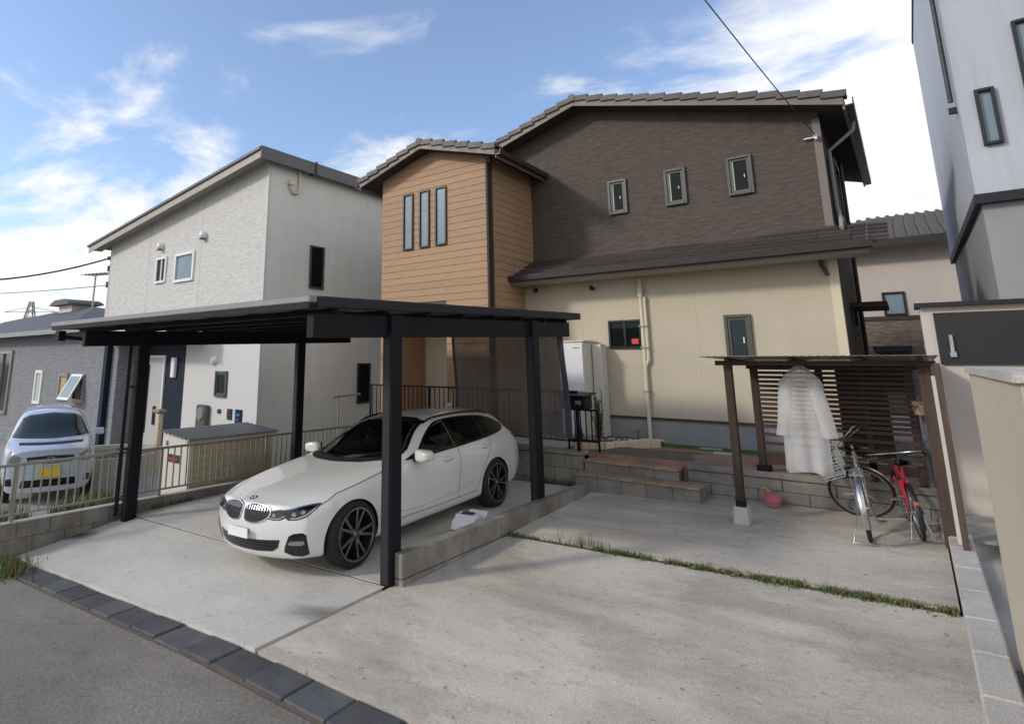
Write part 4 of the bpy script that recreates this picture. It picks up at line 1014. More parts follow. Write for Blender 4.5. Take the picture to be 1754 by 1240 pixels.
# turf strip along the wall foot (a mat with blades)
def blades(name, pts, hmin, hmax, mats, wb=.006, lean=.5):
    mb = MB()
    for (x, y, z) in pts:
        a = random.uniform(0, 6.28); h = random.uniform(hmin, hmax); l = random.uniform(0, lean) * h; dx, dy = math.cos(a), math.sin(a); w_ = wb * random.uniform(.6, 1.4)
        mb.quad((x - dy * w_, y + dx * w_, z), (x + dy * w_, y - dx * w_, z), (x + dx * l, y + dy * l, z + h), mi=random.randrange(len(mats)) if random.random() < .8 else 0)
    return stuff(mb.build(name, mats))
mb = MB(); mb.box(-3.72, -.8, 10.98, 11.33, .60, .632); o = mb.build('artificial_turf', 'turf'); stuff(o); o['label'] = 'strip of bright green artificial turf along the foot of the cream wall'; o['category'] = 'turf'
pts = [(random.uniform(-3.72, -.8), random.uniform(10.98, 11.32), .63) for _ in range(6000)]
o = blades('turf_blades', pts, .012, .03, ['turf', 'leaf_green'], .004); o['label'] = 'short green turf blades along the foot of the cream wall'; o['category'] = 'turf'
for (x, y, w_, l) in ((-2.98, 11.05, .36, .12), (-2.68, 10.72, .30, .10)):
    mb = MB(); mb.box(x, x + w_, y, y + l, .60, .648); tag(mb.build('drain_cover', 'concrete_light', bevel=.01), 'pale flat drain cover set in the turf strip' if y > 11 else 'pale flat drain cover set in the brick paving of the terrace', 'drain cover')
# leaf-littered earth on the terrace beside the steps
mb = MB(); mb.grid(lambda u, v: (-4.55 + 1.75 * u + .1 * math.sin(v * 7), 9.68 + .95 * v + .12 * math.sin(u * 9) * v, .615 + .055 * math.sin(u * 3.14) * math.sin(v * 3.14) + .012 * math.sin(u * 31) * math.sin(v * 23) * math.sin(u * 3.14) * math.sin(v * 3.14)), 30, 16)
o = stuff(mb.build('bare_earth', 'soil', smooth=60)); o['label'] = 'low mound of bare earth on the terrace above the steps'; o['category'] = 'soil'
# weeds in the driveway joint
def jx(n, x0, x1, wdt, pw_=1):
    return [(lambda x: (x, 6.515 + random.gauss(0, wdt), gz(x, 6.515) - .02))(x0 + (x1 - x0) * random.random() ** pw_) for _ in range(n)]
pts = jx(4600, -2.95, .05, .034) + jx(2600, -1.6, .05, .046) + jx(800, -4.05, -3.5, .04) + jx(120, -3.6, -2.9, .015)
pts = [p for p in pts if math.sin(p[0] * 9.1) + math.sin(p[0] * 23.7 + 1) + random.uniform(-1.2, 1.6) > -.2]
o = blades('joint_weeds', pts, .015, .06, ['leaf_green', 'turf', 'leaf_dry', 'leaf_green'], .005, .9); o['label'] = 'strip of grass and weeds growing in the driveway joint'; o['category'] = 'weeds'
mb = MB()
for i in range(520):                                       # broad low leaves and dead stalks among the grass
    x = random.uniform(-3.0, .03) if i % 4 else random.uniform(-4.05, -3.6)
    if math.sin(x * 7.3 + 1) + random.uniform(-.8, 1) < 0: continue
    a = random.uniform(0, 6.28); leaf(mb, (x, 6.515 + random.gauss(0, .045), gz(x, 6.5) - .012), (math.cos(a), math.sin(a), random.uniform(.1, .8)), random.uniform(.03, .075), random.uniform(.012, .026), 1.4, 3, mi=random.choice((0, 0, 1, 2)))
o = stuff(mb.build('broadleaf_weeds', ['leaf_green', 'turf', 'leaf_dry'])); o['label'] = 'low broad-leaved weeds scattered along the driveway joint'; o['category'] = 'weeds'
pts = [(-2.95 + random.gauss(0, .10), 6.55 + random.gauss(0, .03), gz(-2.9, 6.5) - .01) for _ in range(45)] + [(-3.25 + random.gauss(0, .15), 6.54, gz(-3.2, 6.5) - .01) for _ in range(10)]
o = blades('tall_weeds', pts, .05, .20, ['leaf_green', 'leaf_dry'], .005, .5); o['label'] = 'thin taller weed tuft rising from the driveway joint'; o['category'] = 'weeds'
mb = MB()
for x, y, z in jx(110, -2.6, .0, .06):
    a = random.uniform(0, 6.28); r_ = random.uniform(.012, .028); z += .03
    mb.quad(*[(x + r_ * math.cos(a + k * 1.57) * (1 if k % 2 else .6), y + r_ * math.sin(a + k * 1.57) * (1 if k % 2 else .6), z + random.uniform(0, .012)) for k in range(4)])
o = stuff(mb.build('fallen_leaves', 'leaf_litter')); o['label'] = 'scattered brown fallen leaves along the weedy driveway joint'; o['category'] = 'leaves'
pts = [(lambda x, y: (x, y, gz(x, y) - .03))(-8.75 + random.gauss(0, .22), 2.72 + random.gauss(0, .13)) for _ in range(420)]
o = blades('corner_weeds', pts, .05, .26, ['turf', 'leaf_green', 'leaf_dry'], .007, .8); o['label'] = 'bright green weeds at the foot of the left block wall near the road'; o['category'] = 'weeds'
pts = [(random.uniform(-11.5, -9.56), random.uniform(3.0, 5.4), -.35) for _ in range(5200)]
pts = [p for p in pts if math.sin(p[0] * 3.3) + math.sin(p[1] * 4.1 + p[0]) > .1] + [(-9.56 - abs(random.gauss(0, .12)), random.uniform(2.7, 5.6), -.35) for _ in range(1500)]
o = blades('yard_weeds', pts, .05, .34, ['leaf_green', 'leaf_dry', 'leaf_green'], .008, .8); o['label'] = 'patchy weeds behind the metal fence in front of the kei car'; o['category'] = 'weeds'
pts = [(-9.38 + random.gauss(0, .015), random.uniform(4.8, 5.5), gz(-9.3, 5) ) for _ in range(90)] + [(random.uniform(-5.2, -4.2), 9.2 + random.gauss(0, .02), gz(-4.6, 9.2)) for _ in range(260)]
o = blades('edge_weeds', pts, .03, .12, ['leaf_green', 'leaf_dark'], .006, .8); o['label'] = 'low weeds at the edges of the carport slab'; o['category'] = 'weeds'
# kerb on the right of the driveway
kb = thing('concrete_kerb', 'pale concrete kerb along the right edge of the driveway', 'kerb', (.15, 6, .2))
for i in range(9):
    y = 3.05 + i * .61; mb = MB(); mb.box(.075, .26, y, y + .60, -.2, .10); o = mb.build('kerb_block', 'concrete_light', kb, bevel=.012)
    for v in o.data.vertices: v.co.z += gz(v.co.x, v.co.y) + .02 - .0

# ================================================================== storage box by the left entrance
tb = thing('storage_box', 'beige garden storage box with grey corrugated lid behind the metal fence', 'storage box', (-10.35, 6.5, -.36))
mb = MB(); mb.prism([(-10.86, -.36), (-9.92, -.36), (-9.92, .74), (-10.86, .82)], 5.68, 7.42); mb.build('body', 'off_white', tb)
for i in range(7):
    z = -.30 + i * .135; mb = MB(); mb.box(-9.918, -9.898, 5.70, 7.40, z, z + .125); mb.build('side_slat', 'pvc_cream', tb, bevel=.004)
mb = MB()
y = 5.60; k = 0; prof = []
for i in range(33):
    x = -10.95 + i * (1.12 / 32); prof.append((x, .835 - .085 * (x + 10.95) / 1.12 + (.022 if (i // 2) % 2 else 0)))
mb.prism(prof + [(x, z - .012) for x, z in reversed(prof)], 5.62, 7.50); mb.build('corrugated_lid', 'metal_fascia', tb)
mb = MB(); mb.box(-9.916, -9.90, 5.62, 7.48, .655, .735); mb.build('lid_trim', 'pvc_cream', tb)
lb = MB(); lb.box(-10.62, -10.18, 5.660, 5.678, .33, .46); lb = lb.build('label_plate', 'trim_brown', tb)
mb = MB(); mb.box(-10.56, -10.24, 5.655, 5.6595, .385, .405); mb.box(-10.52, -10.30, 5.655, 5.6595, .355, .372); mb.build('plate_line', 'red_plastic', lb)
mb = MB(); mb.box(-10.70, -10.66, 5.655, 5.678, .60, .68); mb.build('latch', 'steel_dull', tb)
pst = thing('wooden_stake', 'yellowish wooden stake with a brownish cap beside the entrance', 'stake', (-13.6, 7.0, GZL))
mb = MB(); mb.box(-13.66, -13.56, 6.95, 7.05, GZL, .92); mb.build('stake', 'stone_border', pst); mb = MB(); mb.box(-13.80, -13.50, 6.9, 7.1, .92, 1.0); mb.build('cap', 'tread_tile', pst, bevel=.02)
rb2 = thing('round_flower_bed', 'low pale rendered flower bed wall by the grey house entrance', 'flower bed', (-14.6, 6.1, GZL))
mb = MB(); mb.lathe([(1.25, 0), (1.25, .42), (1.13, .42), (1.13, .3), (0, .3)], 28, Matrix.Translation((-14.6, 6.3, GZL))); mb.build('ring_wall', 'concrete_light', rb2, smooth=30)
mb = MB(); mb.lathe([(0, .31), (1.12, .31)], 20, Matrix.Translation((-14.6, 6.3, GZL))); mb.build('soil_fill', 'soil', rb2)

# ================================================================== slatted bicycle shelter
sh = thing('bicycle_shelter', 'dark timber bicycle shelter with thin sheet roof and slatted rear screen', 'shelter', (-.9, 8.9, .2))
def post(x, y, z0, z1, w_=.045, mat='timber_dark'): mb = MB(); mb.box(x - w_, x + w_, y - w_, y + w_, z0, z1); return mb.build('post', mat, sh, bevel=.006)
post(-1.81, 8.33, gz(-1.8, 8.3) + .19, 2.10); post(-1.75, 9.56, .64, 2.06); post(-.98, 9.57, .63, 2.06, .04); post(-.52, 9.57, .63, 2.06, .04); post(-.05, 9.56, .63, 2.06)
mb = MB(); z = gz(-1.8, 8.3); mb.prism([(-1.90, z - .02), (-1.72, z - .02), (-1.735, z + .185), (-1.885, z + .185)], 8.24, 8.42); mb.build('footing_block', 'concrete_light', sh, bevel=.008)
mb = MB(); mb.box(-1.86, -1.76, 8.28, 8.38, z + .186, z + .26); mb.build('post_shoe', 'metal_black', sh)
mb = MB(); mb.box(-1.82, -1.66, 9.47, 9.645, .625, .70); mb.build('post_shoe', 'metal_black', sh)
post(.10, 8.38, gz(.1, 8.3), 2.10, .055, 'timber_old')
mb = MB(); mb.box(.17, .22, 7.85, 8.02, gz(.1, 8), 2.08); mb.build('plank', 'timber_old', sh); mb = MB(); mb.box(.155, .17, 8.08, 8.22, gz(.1, 8), 2.06); mb.build('plank', 'timber_old', sh)
mb = MB(); mb.box(.14, .19, 8.06, 8.12, gz(.1, 8) - .05, 1.95); mb.build('drain_pipe', 'off_white', sh)
mb = MB(); mb.box(-1.95, .20, 8.29, 8.37, 2.045, 2.105); mb.build('front_beam', 'timber_dark', sh)
mb = MB(); mb.box(-1.85, .10, 9.60, 9.66, 1.99, 2.06); mb.build('rear_beam', 'timber_dark', sh)
for x in (-1.78, -1.1, -.45, .08): mb = MB(); mb.prism([(8.12, 2.106), (9.76, 2.062), (9.76, 2.10), (8.12, 2.145)], x - .02, x + .02, 'x'); mb.build('rafter', 'timber_dark', sh)
prof = []
for i in range(121): x = -2.08 + i * 2.3 / 120; prof.append((x, (.004 if (i // 2) % 2 else 0)))
mb = MB(); n = len(prof)
for (y, z0) in ((8.02, 2.155), (9.84, 2.105)):
    for dz in (0, .004): mb.v += [(x, y, z0 + z + dz) for x, z in prof]
for i in range(n - 1):
    mb.f += [(i, i + 1, 2 * n + i + 1, 2 * n + i), (n + i, n + i + 1, 3 * n + i + 1, 3 * n + i), (i, i + 1, n + i + 1, n + i)]; mb.m += [0, 0, 0]
mb.build('corrugated_roof', 'steel_dull', sh)
mb = MB(); mb.box(-1.70, -.03, 9.50, 9.522, 0, .040); slm = mb.mesh('slat', 'slat_dark')
zs = [.86, .975, 1.09] + [1.195 + i * .0605 for i in range(14)]
for z in zs:
    o = inst('slat', slm, sh, (random.uniform(-.004, .004), 0, z)); 
mb = MB(); mb.box(-1.70, -.05, 9.53, 9.55, .72, .84); mb.build('slat', 'slat_dark', sh)
mb = MB(); mb.box(-.80, -.28, 9.585, 9.61, .9, 2.0); mb.build('backing_board', 'timber_dark', sh)
# things by the shelter posts
fp = thing('clay_flowerpot', 'small terracotta pot hung on the right shelter post', 'flowerpot', (.0, 8.95, 1.55))
mb = MB(); mb.lathe([(0, 0), (.05, 0), (.07, .13), (.08, .13), (.08, .15), (.065, .15), (.05, .02)], 14, Matrix.Translation((.01, 8.95, 1.50))); mb.build('pot', 'tread_tile', fp, smooth=40)
mb = MB()
for i in range(40): a = random.uniform(0, 6.28); leaf(mb, (.01, 8.95, 1.63), (math.cos(a), math.sin(a), random.uniform(-.4, .6)), random.uniform(.08, .2), .02, 1.6, 3)
mb.build('trailing_leaves', 'leaf_dark', fp)
# ================================================================== cars: one lofted, subdivided shell; glass, lamps and grilles laid on it
def lerp_t(tab, s):
    if s <= tab[0][0]: return tab[0][1:]
    for a, b in zip(tab, tab[1:]):
        if s <= b[0]:
            t = (s - a[0]) / (b[0] - a[0]); return tuple(x + (y - x) * t for x, y in zip(a[1:], b[1:]))
    return tab[-1][1:]
def car_shell(spec):
    rows, top, stations, warp = spec['rows'], spec['top'], spec['stations'], spec['warp']
    V, F = [], []; rings = []
    for s in stations:
        side = [lerp_t(r_, s) for r_ in rows]             # bottom outer .. roof edge
        zt = lerp_t(top, s)[0]; b0 = side[0]; e = side[-1]
        half = [(0, b0[1]), (b0[0] * .5, b0[1]), (b0[0], b0[1])] + side[1:-1] + [e, (e[0] * .5, e[1] + (zt - e[1]) * .78), (0, zt)]
        full = half + [(-x, z) for x, z in half[-2:0:-1]]
        idx = []
        for x, z in full: idx.append(len(V)); V.append(warp(x, s, z))
        rings.append(idx)
    n = len(rings[0])
    for a, b in zip(rings, rings[1:]):
        for i in range(n): j = (i + 1) % n; F.append((a[i], a[j], b[j], b[i]))
    H = len(rows) + 4; nh = H                               # points in one half incl. centres
    def cap(ring, s, flip):
        # rows of five columns from bottom to top
        hi = len(rows) - 1
        R_ = [ring[2 + k] for k in range(hi + 1)]           # +x side: bottom outer .. roof edge
        L_ = [ring[(n - (2 + k)) % n] for k in range(hi + 1)]
        bot = [L_[0], ring[n - 1], ring[0], ring[1], R_[0]]; topr = [L_[-1], ring[2 + hi + 3], ring[2 + hi + 2], ring[2 + hi + 1], R_[-1]]
        side = [lerp_t(r_, s) for r_ in rows]; G = [bot]
        for k in range(1, hi):
            x, z = side[k]; rw_ = [L_[k]]
            for f in (-.5, 0, .5): rw_.append(len(V)); V.append(warp(x * f, s, z))
            rw_.append(R_[k]); G.append(rw_)
        G.append(topr)
        for a, b in zip(G, G[1:]):
            for i in range(4): q = (a[i], a[i + 1], b[i + 1], b[i]); F.append(q if flip else q[::-1])
    cap(rings[0], stations[0], True); cap(rings[-1], stations[-1], False)
    me = bpy.data.meshes.new('shell'); me.from_pydata([(x, y, z) for x, y, z in V], [], F)
    bm = bmesh.new(); bm.from_mesh(me); bmesh.ops.recalc_face_normals(bm, faces=bm.faces); bm.to_mesh(me); bm.free()
    o = bpy.data.objects.new('shell', me); C.objects.link(o)
    md = o.modifiers.new('s', 'SUBSURF'); md.levels = 3; md.render_levels = 3
    dg = bpy.context.evaluated_depsgraph_get(); dg.update()
    me2 = bpy.data.meshes.new_from_object(o.evaluated_get(dg)); bpy.data.objects.remove(o, do_unlink=True)
    bm = bmesh.new(); bm.from_mesh(me2); tree = BVHTree.FromBMesh(bm); bm.free()
    return me2, tree
def finish_shell(me, name, parent, mat, arches, rad, inner, holes=()):
    o = bpy.data.objects.new(name, me); C.objects.link(o); me.materials.clear(); me.materials.append(MATS[mat]); me.materials.append(MATS['car_matte']); me.materials.append(MATS['cabin_lining'])
    cutters = []
    for (y, z) in arches:
        for sx in (-1, 1):
            mb = MB(); mb.lathe([(0, 0), (rad, 0), (rad, .8), (0, .8)], 56, Matrix.Translation((sx * inner, y, z)) @ Matrix.Rotation(R(90) * sx, 4, 'Y'))
            cme = mb.mesh('cut', 'car_matte', smooth=30)
            c = bpy.data.objects.new('cut', cme); C.objects.link(c); cutters.append(c)
            md = o.modifiers.new('b', 'BOOLEAN'); md.operation = 'DIFFERENCE'; md.object = c; md.solver = 'EXACT'; md.material_mode = 'TRANSFER'
    for poly, a, b, axis in holes:                          # window openings cut right through the cabin
        cme = MB().prism(poly, a, b, axis).mesh('cut', 'cabin_lining', smooth=30); c = bpy.data.objects.new('cut', cme); C.objects.link(c); cutters.append(c)
        md = o.modifiers.new('b', 'BOOLEAN'); md.operation = 'DIFFERENCE'; md.object = c; md.solver = 'EXACT'; md.material_mode = 'TRANSFER'
    dg = bpy.context.evaluated_depsgraph_get(); dg.update()
    me2 = bpy.data.meshes.new_from_object(o.evaluated_get(dg)); o.modifiers.clear(); o.data = me2; me2.name = name
    for c in cutters: bpy.data.objects.remove(c, do_unlink=True)
    me2.polygons.foreach_set('use_smooth', [True] * len(me2.polygons)); me2.set_sharp_from_angle(angle=R(38))
    adopt(o, parent); return o
def patch(tree, outline, fwd, e1, e2, name, mat, parent, off=.004, g=.03, mirror=False, skirt=.012, hole=None):
    """lay a flat outline (a along e1, b along e2) onto the shell, looking along fwd"""
    fwd, e1, e2 = Vector(fwd).normalized(), Vector(e1).normalized(), Vector(e2).normalized()
    bm = bmesh.new(); vs = [bm.verts.new((a, b, 0)) for a, b in outline]; bm.faces.new(vs)
    for ax in (0, 1):
        lo = min(p[ax] for p in outline); hi = max(p[ax] for p in outline); k = math.floor(lo / g) + 1
        while k * g < hi:
            co = [0, 0, 0]; no = [0, 0, 0]; co[ax] = k * g; no[ax] = 1
            bmesh.ops.bisect_plane(bm, geom=bm.verts[:] + bm.edges[:] + bm.faces[:], plane_co=co, plane_no=no); k += 1
    bad = []
    for v in bm.verts:
        org = e1 * v.co.x + e2 * v.co.y - fwd * 6
        loc, nor, i, d = tree.ray_cast(org, fwd)
        if loc is None: bad.append(v); continue
        if nor.dot(fwd) > 0: nor = -nor
        v.co = loc + nor * off
    if bad: bmesh.ops.delete(bm, geom=bad, context='VERTS')
    be = [e for e in bm.edges if e.is_boundary]
    r_ = bmesh.ops.extrude_edge_only(bm, edges=be)
    for v in [x for x in r_['geom'] if isinstance(x, bmesh.types.BMVert)]: v.co += fwd * skirt
    if mirror:
        for v in bm.verts: v.co.x *= -1
    bmesh.ops.recalc_face_normals(bm, faces=bm.faces)
    me = bpy.data.meshes.new(name); bm.to_mesh(me); bm.free(); me.materials.append(MATS[mat])
    me.polygons.foreach_set('use_smooth', [True] * len(me.polygons)); me.set_sharp_from_angle(angle=R(40))
    o = bpy.data.objects.new(name, me); C.objects.link(o); adopt(o, parent); return o
def groove(tree, pts, fwd, e1, e2, wd, name, mat, parent, off=.002, mirror=False, closed=False):
    fwd, e1, e2 = Vector(fwd).normalized(), Vector(e1).normalized(), Vector(e2).normalized(); P = []
    pts = [Vector((a, b)) for a, b in pts]
    if closed: pts.append(pts[0])
    for a, b in zip(pts, pts[1:]):
        n = max(1, int((b - a).length / .03))
        for i in range(n): P.append(a.lerp(b, i / n))
    P.append(pts[-1]); mb = MB(); prev = None
    for i, p in enumerate(P):
        t = (P[min(i + 1, len(P) - 1)] - P[max(i - 1, 0)]).normalized(); nn = Vector((-t.y, t.x)) * wd / 2; cur = []
        for q in (p - nn, p + nn):
            loc, nor, k, d = tree.ray_cast(e1 * q.x + e2 * q.y - fwd * 6, fwd)
            if loc is None: cur = None; break
            if nor.dot(fwd) > 0: nor = -nor
            c = loc + nor * off; cur.append(((-c.x if mirror else c.x), c.y, c.z))
        if cur and prev: mb.quad(prev[0], prev[1], cur[1], cur[0])
        prev = cur
    return mb.build(name, mat, parent, smooth=60)
def smooth_loop(pts, n=4):
    """Catmull-Rom through a closed outline"""
    out = []; K = len(pts)
    for i in range(K):
        p0, p1, p2, p3 = (Vector(pts[(i + k) % K]) for k in (-1, 0, 1, 2))
        for j in range(n):
            t = j / n; out.append(tuple(.5 * ((2 * p1) + (p2 - p0) * t + (2 * p0 - 5 * p1 + 4 * p2 - p3) * t * t + (3 * p1 - p0 - 3 * p2 + p3) * t ** 3)))
    return out
def wheel(parent, x, y, sx, r_, w_, rr, spokes, detail=True):
    M_ = Matrix.Translation((x, y, r_)) @ Matrix.Rotation(R(90) * sx, 4, 'Y')     # local z points outwards
    h = w_ / 2
    mb = MB(); mb.lathe([(rr - .01, -h + .01), (rr + .02, -h), (r_ - .04, -h + .002), (r_ - .012, -h + .022), (r_, -h + .055), (r_, h - .055), (r_ - .012, h - .022), (r_ - .045, h - .001), (rr + .02, h), (rr - .005, h - .008)], 56, M_)
    ty = mb.build('wheel', 'rubber', parent, smooth=35)
    mb = MB(); mb.lathe([(rr + .006, h - .004), (rr + .004, h + .004), (rr - .012, h + .002), (rr - .022, h - .03), (rr - .03, -h + .04), (0, -h + .05)], 48, M_); mb.build('rim', 'rim_dark', ty, smooth=35)
    mb = MB(); mb.lathe([(rr + .007, h - .002), (rr + .005, h + .006), (rr - .010, h + .005), (rr - .013, h - .002)], 48, M_); mb.build('rim_lip', 'rim_edge', ty, smooth=35)
    mb = MB(); mb.lathe([(0, h - .012), (.035, h - .012), (.05, h - .02), (.065, h - .06), (.07, -h + .05)], 20, M_); mb.build('hub', 'rim_dark', ty, smooth=35)
    mb = MB(); mb.lathe([(0, h - .006), (.026, h - .007), (.03, h - .013)], 16, M_); mb.build('hub_cap', 'rim_edge', ty, smooth=35)
    mb = MB(); mb.lathe([(0, -.02), (rr * .74, -.02), (rr * .74, -.035), (0, -.035)], 28, M_); mb.build('brake_disc', 'steel_dull', ty, smooth=35)
    m2 = MB()
    for i in range(spokes):
        for da in (-.17, .17):
            a = 2 * math.pi * i / spokes + .3; a1 = a + da * .55; a2 = a + da * 1.25
            p0 = Vector((math.cos(a1), math.sin(a1), 0)) * .045; p1 = Vector((math.cos(a2), math.sin(a2), 0)) * (rr - .012)
            t = (p1 - p0).normalized(); nn = Vector((-t.y, t.x, 0)); zz = (h - .018, h - .008); wa, wb = .015, .011
            for (pa, pb, wa_, wb_, za, zb) in ((p0, p1, wa, wb, zz[0], zz[1]),):
                q = [pa - nn * wa_, pa + nn * wa_, pb + nn * wb_, pb - nn * wb_]
                topv = [M_ @ Vector((v.x, v.y, (za, za, zb, zb)[k])) for k, v in enumerate(q)]; bot = [M_ @ Vector((v.x * 1, v.y, -.01)) for v in q]
                n0 = len(m2.v); m2.v += [tuple(v) for v in topv + bot]
                for f in ((0, 1, 2, 3), (0, 4, 5, 1), (1, 5, 6, 2), (2, 6, 7, 3), (3, 7, 4, 0)): m2.f.append(tuple(n0 + k for k in f)); m2.m.append(1 if f == (0, 1, 2, 3) else 0)
    m2.build('spokes', ['rim_dark', 'rim_edge'], ty)
    return ty
SIDE = ((-1, 0, 0), (0, 1, 0), (0, 0, 1))                   # look along -x onto the left flank: a = y, b = z
FRONT = ((0, 1, 0), (1, 0, 0), (0, 0, 1))                   # look along +y onto the nose: a = x, b = z

# ---------------------------------------------------------------- white sports wagon
AX = .80                                                    # front axle behind the nose; local y = s - AX
def wagon_warp(x, s, z):
    ax_ = abs(x)
    y = s
    if s < 1.25: y += .33 * (ax_ / .9) ** 2.3 * max(0, 1 - s / 1.25) ** 1.4
    if s > 3.9: y -= .26 * (ax_ / .9) ** 2.4 * ((s - 3.9) / .81) ** 1.5
    if 1.2 < s < 2.6 and z > .93: y += .24 * (ax_ / .75) ** 2 * min(1, (z - .93) / .08) * max(0, min(1, (2.6 - s) / .7))
    if s < .35: # raked nose profile
        off = lerp_t([(.15, .13), (.24, .05), (.34, .015), (.48, 0), (.58, .012), (.70, .05), (.76, .11), (.9, .12)], z)[0]; y += off * (1 - s / .35)
    return (x, y - AX, z)
wagon_spec = dict(
    stations=[0, .05, .16, .36, .60, .82, 1.05, 1.28, 1.46, 1.62, 1.82, 2.05, 2.30, 2.62, 3.0, 3.4, 3.75, 4.02, 4.22, 4.36, 4.50, 4.62, 4.69, 4.71],
    rows=[
        [(0, .66, .20), (.3, .78, .17), (1, .80, .17), (3.8, .80, .19), (4.4, .76, .24), (4.71, .66, .30)],
        [(0, .73, .25), (.3, .83, .24), (.8, .86, .24), (1.3, .865, .25), (3.2, .865, .26), (3.65, .87, .27), (4.4, .83, .30), (4.71, .72, .36)],
        [(0, .75, .38), (.3, .86, .39), (.8, .895, .40), (1.4, .875, .42), (3.0, .875, .43), (3.65, .90, .44), (4.4, .87, .45), (4.71, .76, .46)],
        [(0, .75, .52), (.3, .87, .56), (.8, .905, .60), (1.4, .892, .62), (3.0, .892, .64), (3.65, .912, .66), (4.4, .88, .66), (4.71, .78, .60)],
        [(0, .73, .62), (.3, .86, .69), (.8, .90, .735), (1.4, .898, .79), (2.2, .900, .82), (3.0, .902, .84), (3.65, .905, .86), (4.3, .86, .88), (4.62, .80, .84), (4.71, .77, .72)],
        [(0, .69, .685), (.3, .82, .755), (.8, .855, .82), (1.2, .855, .875), (1.5, .845, .915), (2.2, .842, .945), (3.0, .84, .965), (3.65, .83, .99), (4.2, .79, 1.03), (4.5, .75, 1.0), (4.65, .73, .93), (4.71, .72, .82)],
        [(0, .60, .72), (.3, .72, .785), (.8, .74, .865), (1.2, .74, .925), (1.46, .745, .965), (1.62, .74, 1.0), (1.82, .725, 1.08), (2.05, .705, 1.15), (2.3, .695, 1.19), (3.0, .69, 1.21), (3.75, .665, 1.20), (4.2, .635, 1.185), (4.36, .62, 1.12), (4.5, .61, 1.04), (4.62, .60, .96), (4.71, .59, .86)],
        [(0, .44, .735), (.3, .54, .795), (.8, .55, .885), (1.2, .56, .945), (1.46, .63, .985), (1.62, .64, 1.04), (1.82, .635, 1.165), (2.05, .605, 1.275), (2.3, .585, 1.345), (2.62, .575, 1.385), (3.0, .57, 1.393), (3.4, .56, 1.385), (3.75, .55, 1.362), (4.02, .535, 1.328), (4.22, .52, 1.288), (4.36, .52, 1.19), (4.5, .52, 1.075), (4.62, .51, .975), (4.71, .50, .875)],
    ],
    top=[(0, .742), (.05, .752), (.16, .775), (.36, .812), (.6, .856), (.82, .892), (1.05, .925), (1.28, .955), (1.46, .995), (1.62, 1.075), (1.82, 1.195), (2.05, 1.31), (2.3, 1.392), (2.62, 1.436), (3.0, 1.446), (3.4, 1.437), (3.75, 1.413), (4.02, 1.38), (4.22, 1.34), (4.36, 1.215), (4.5, 1.095), (4.62, .985), (4.71, .882)],
    warp=wagon_warp)
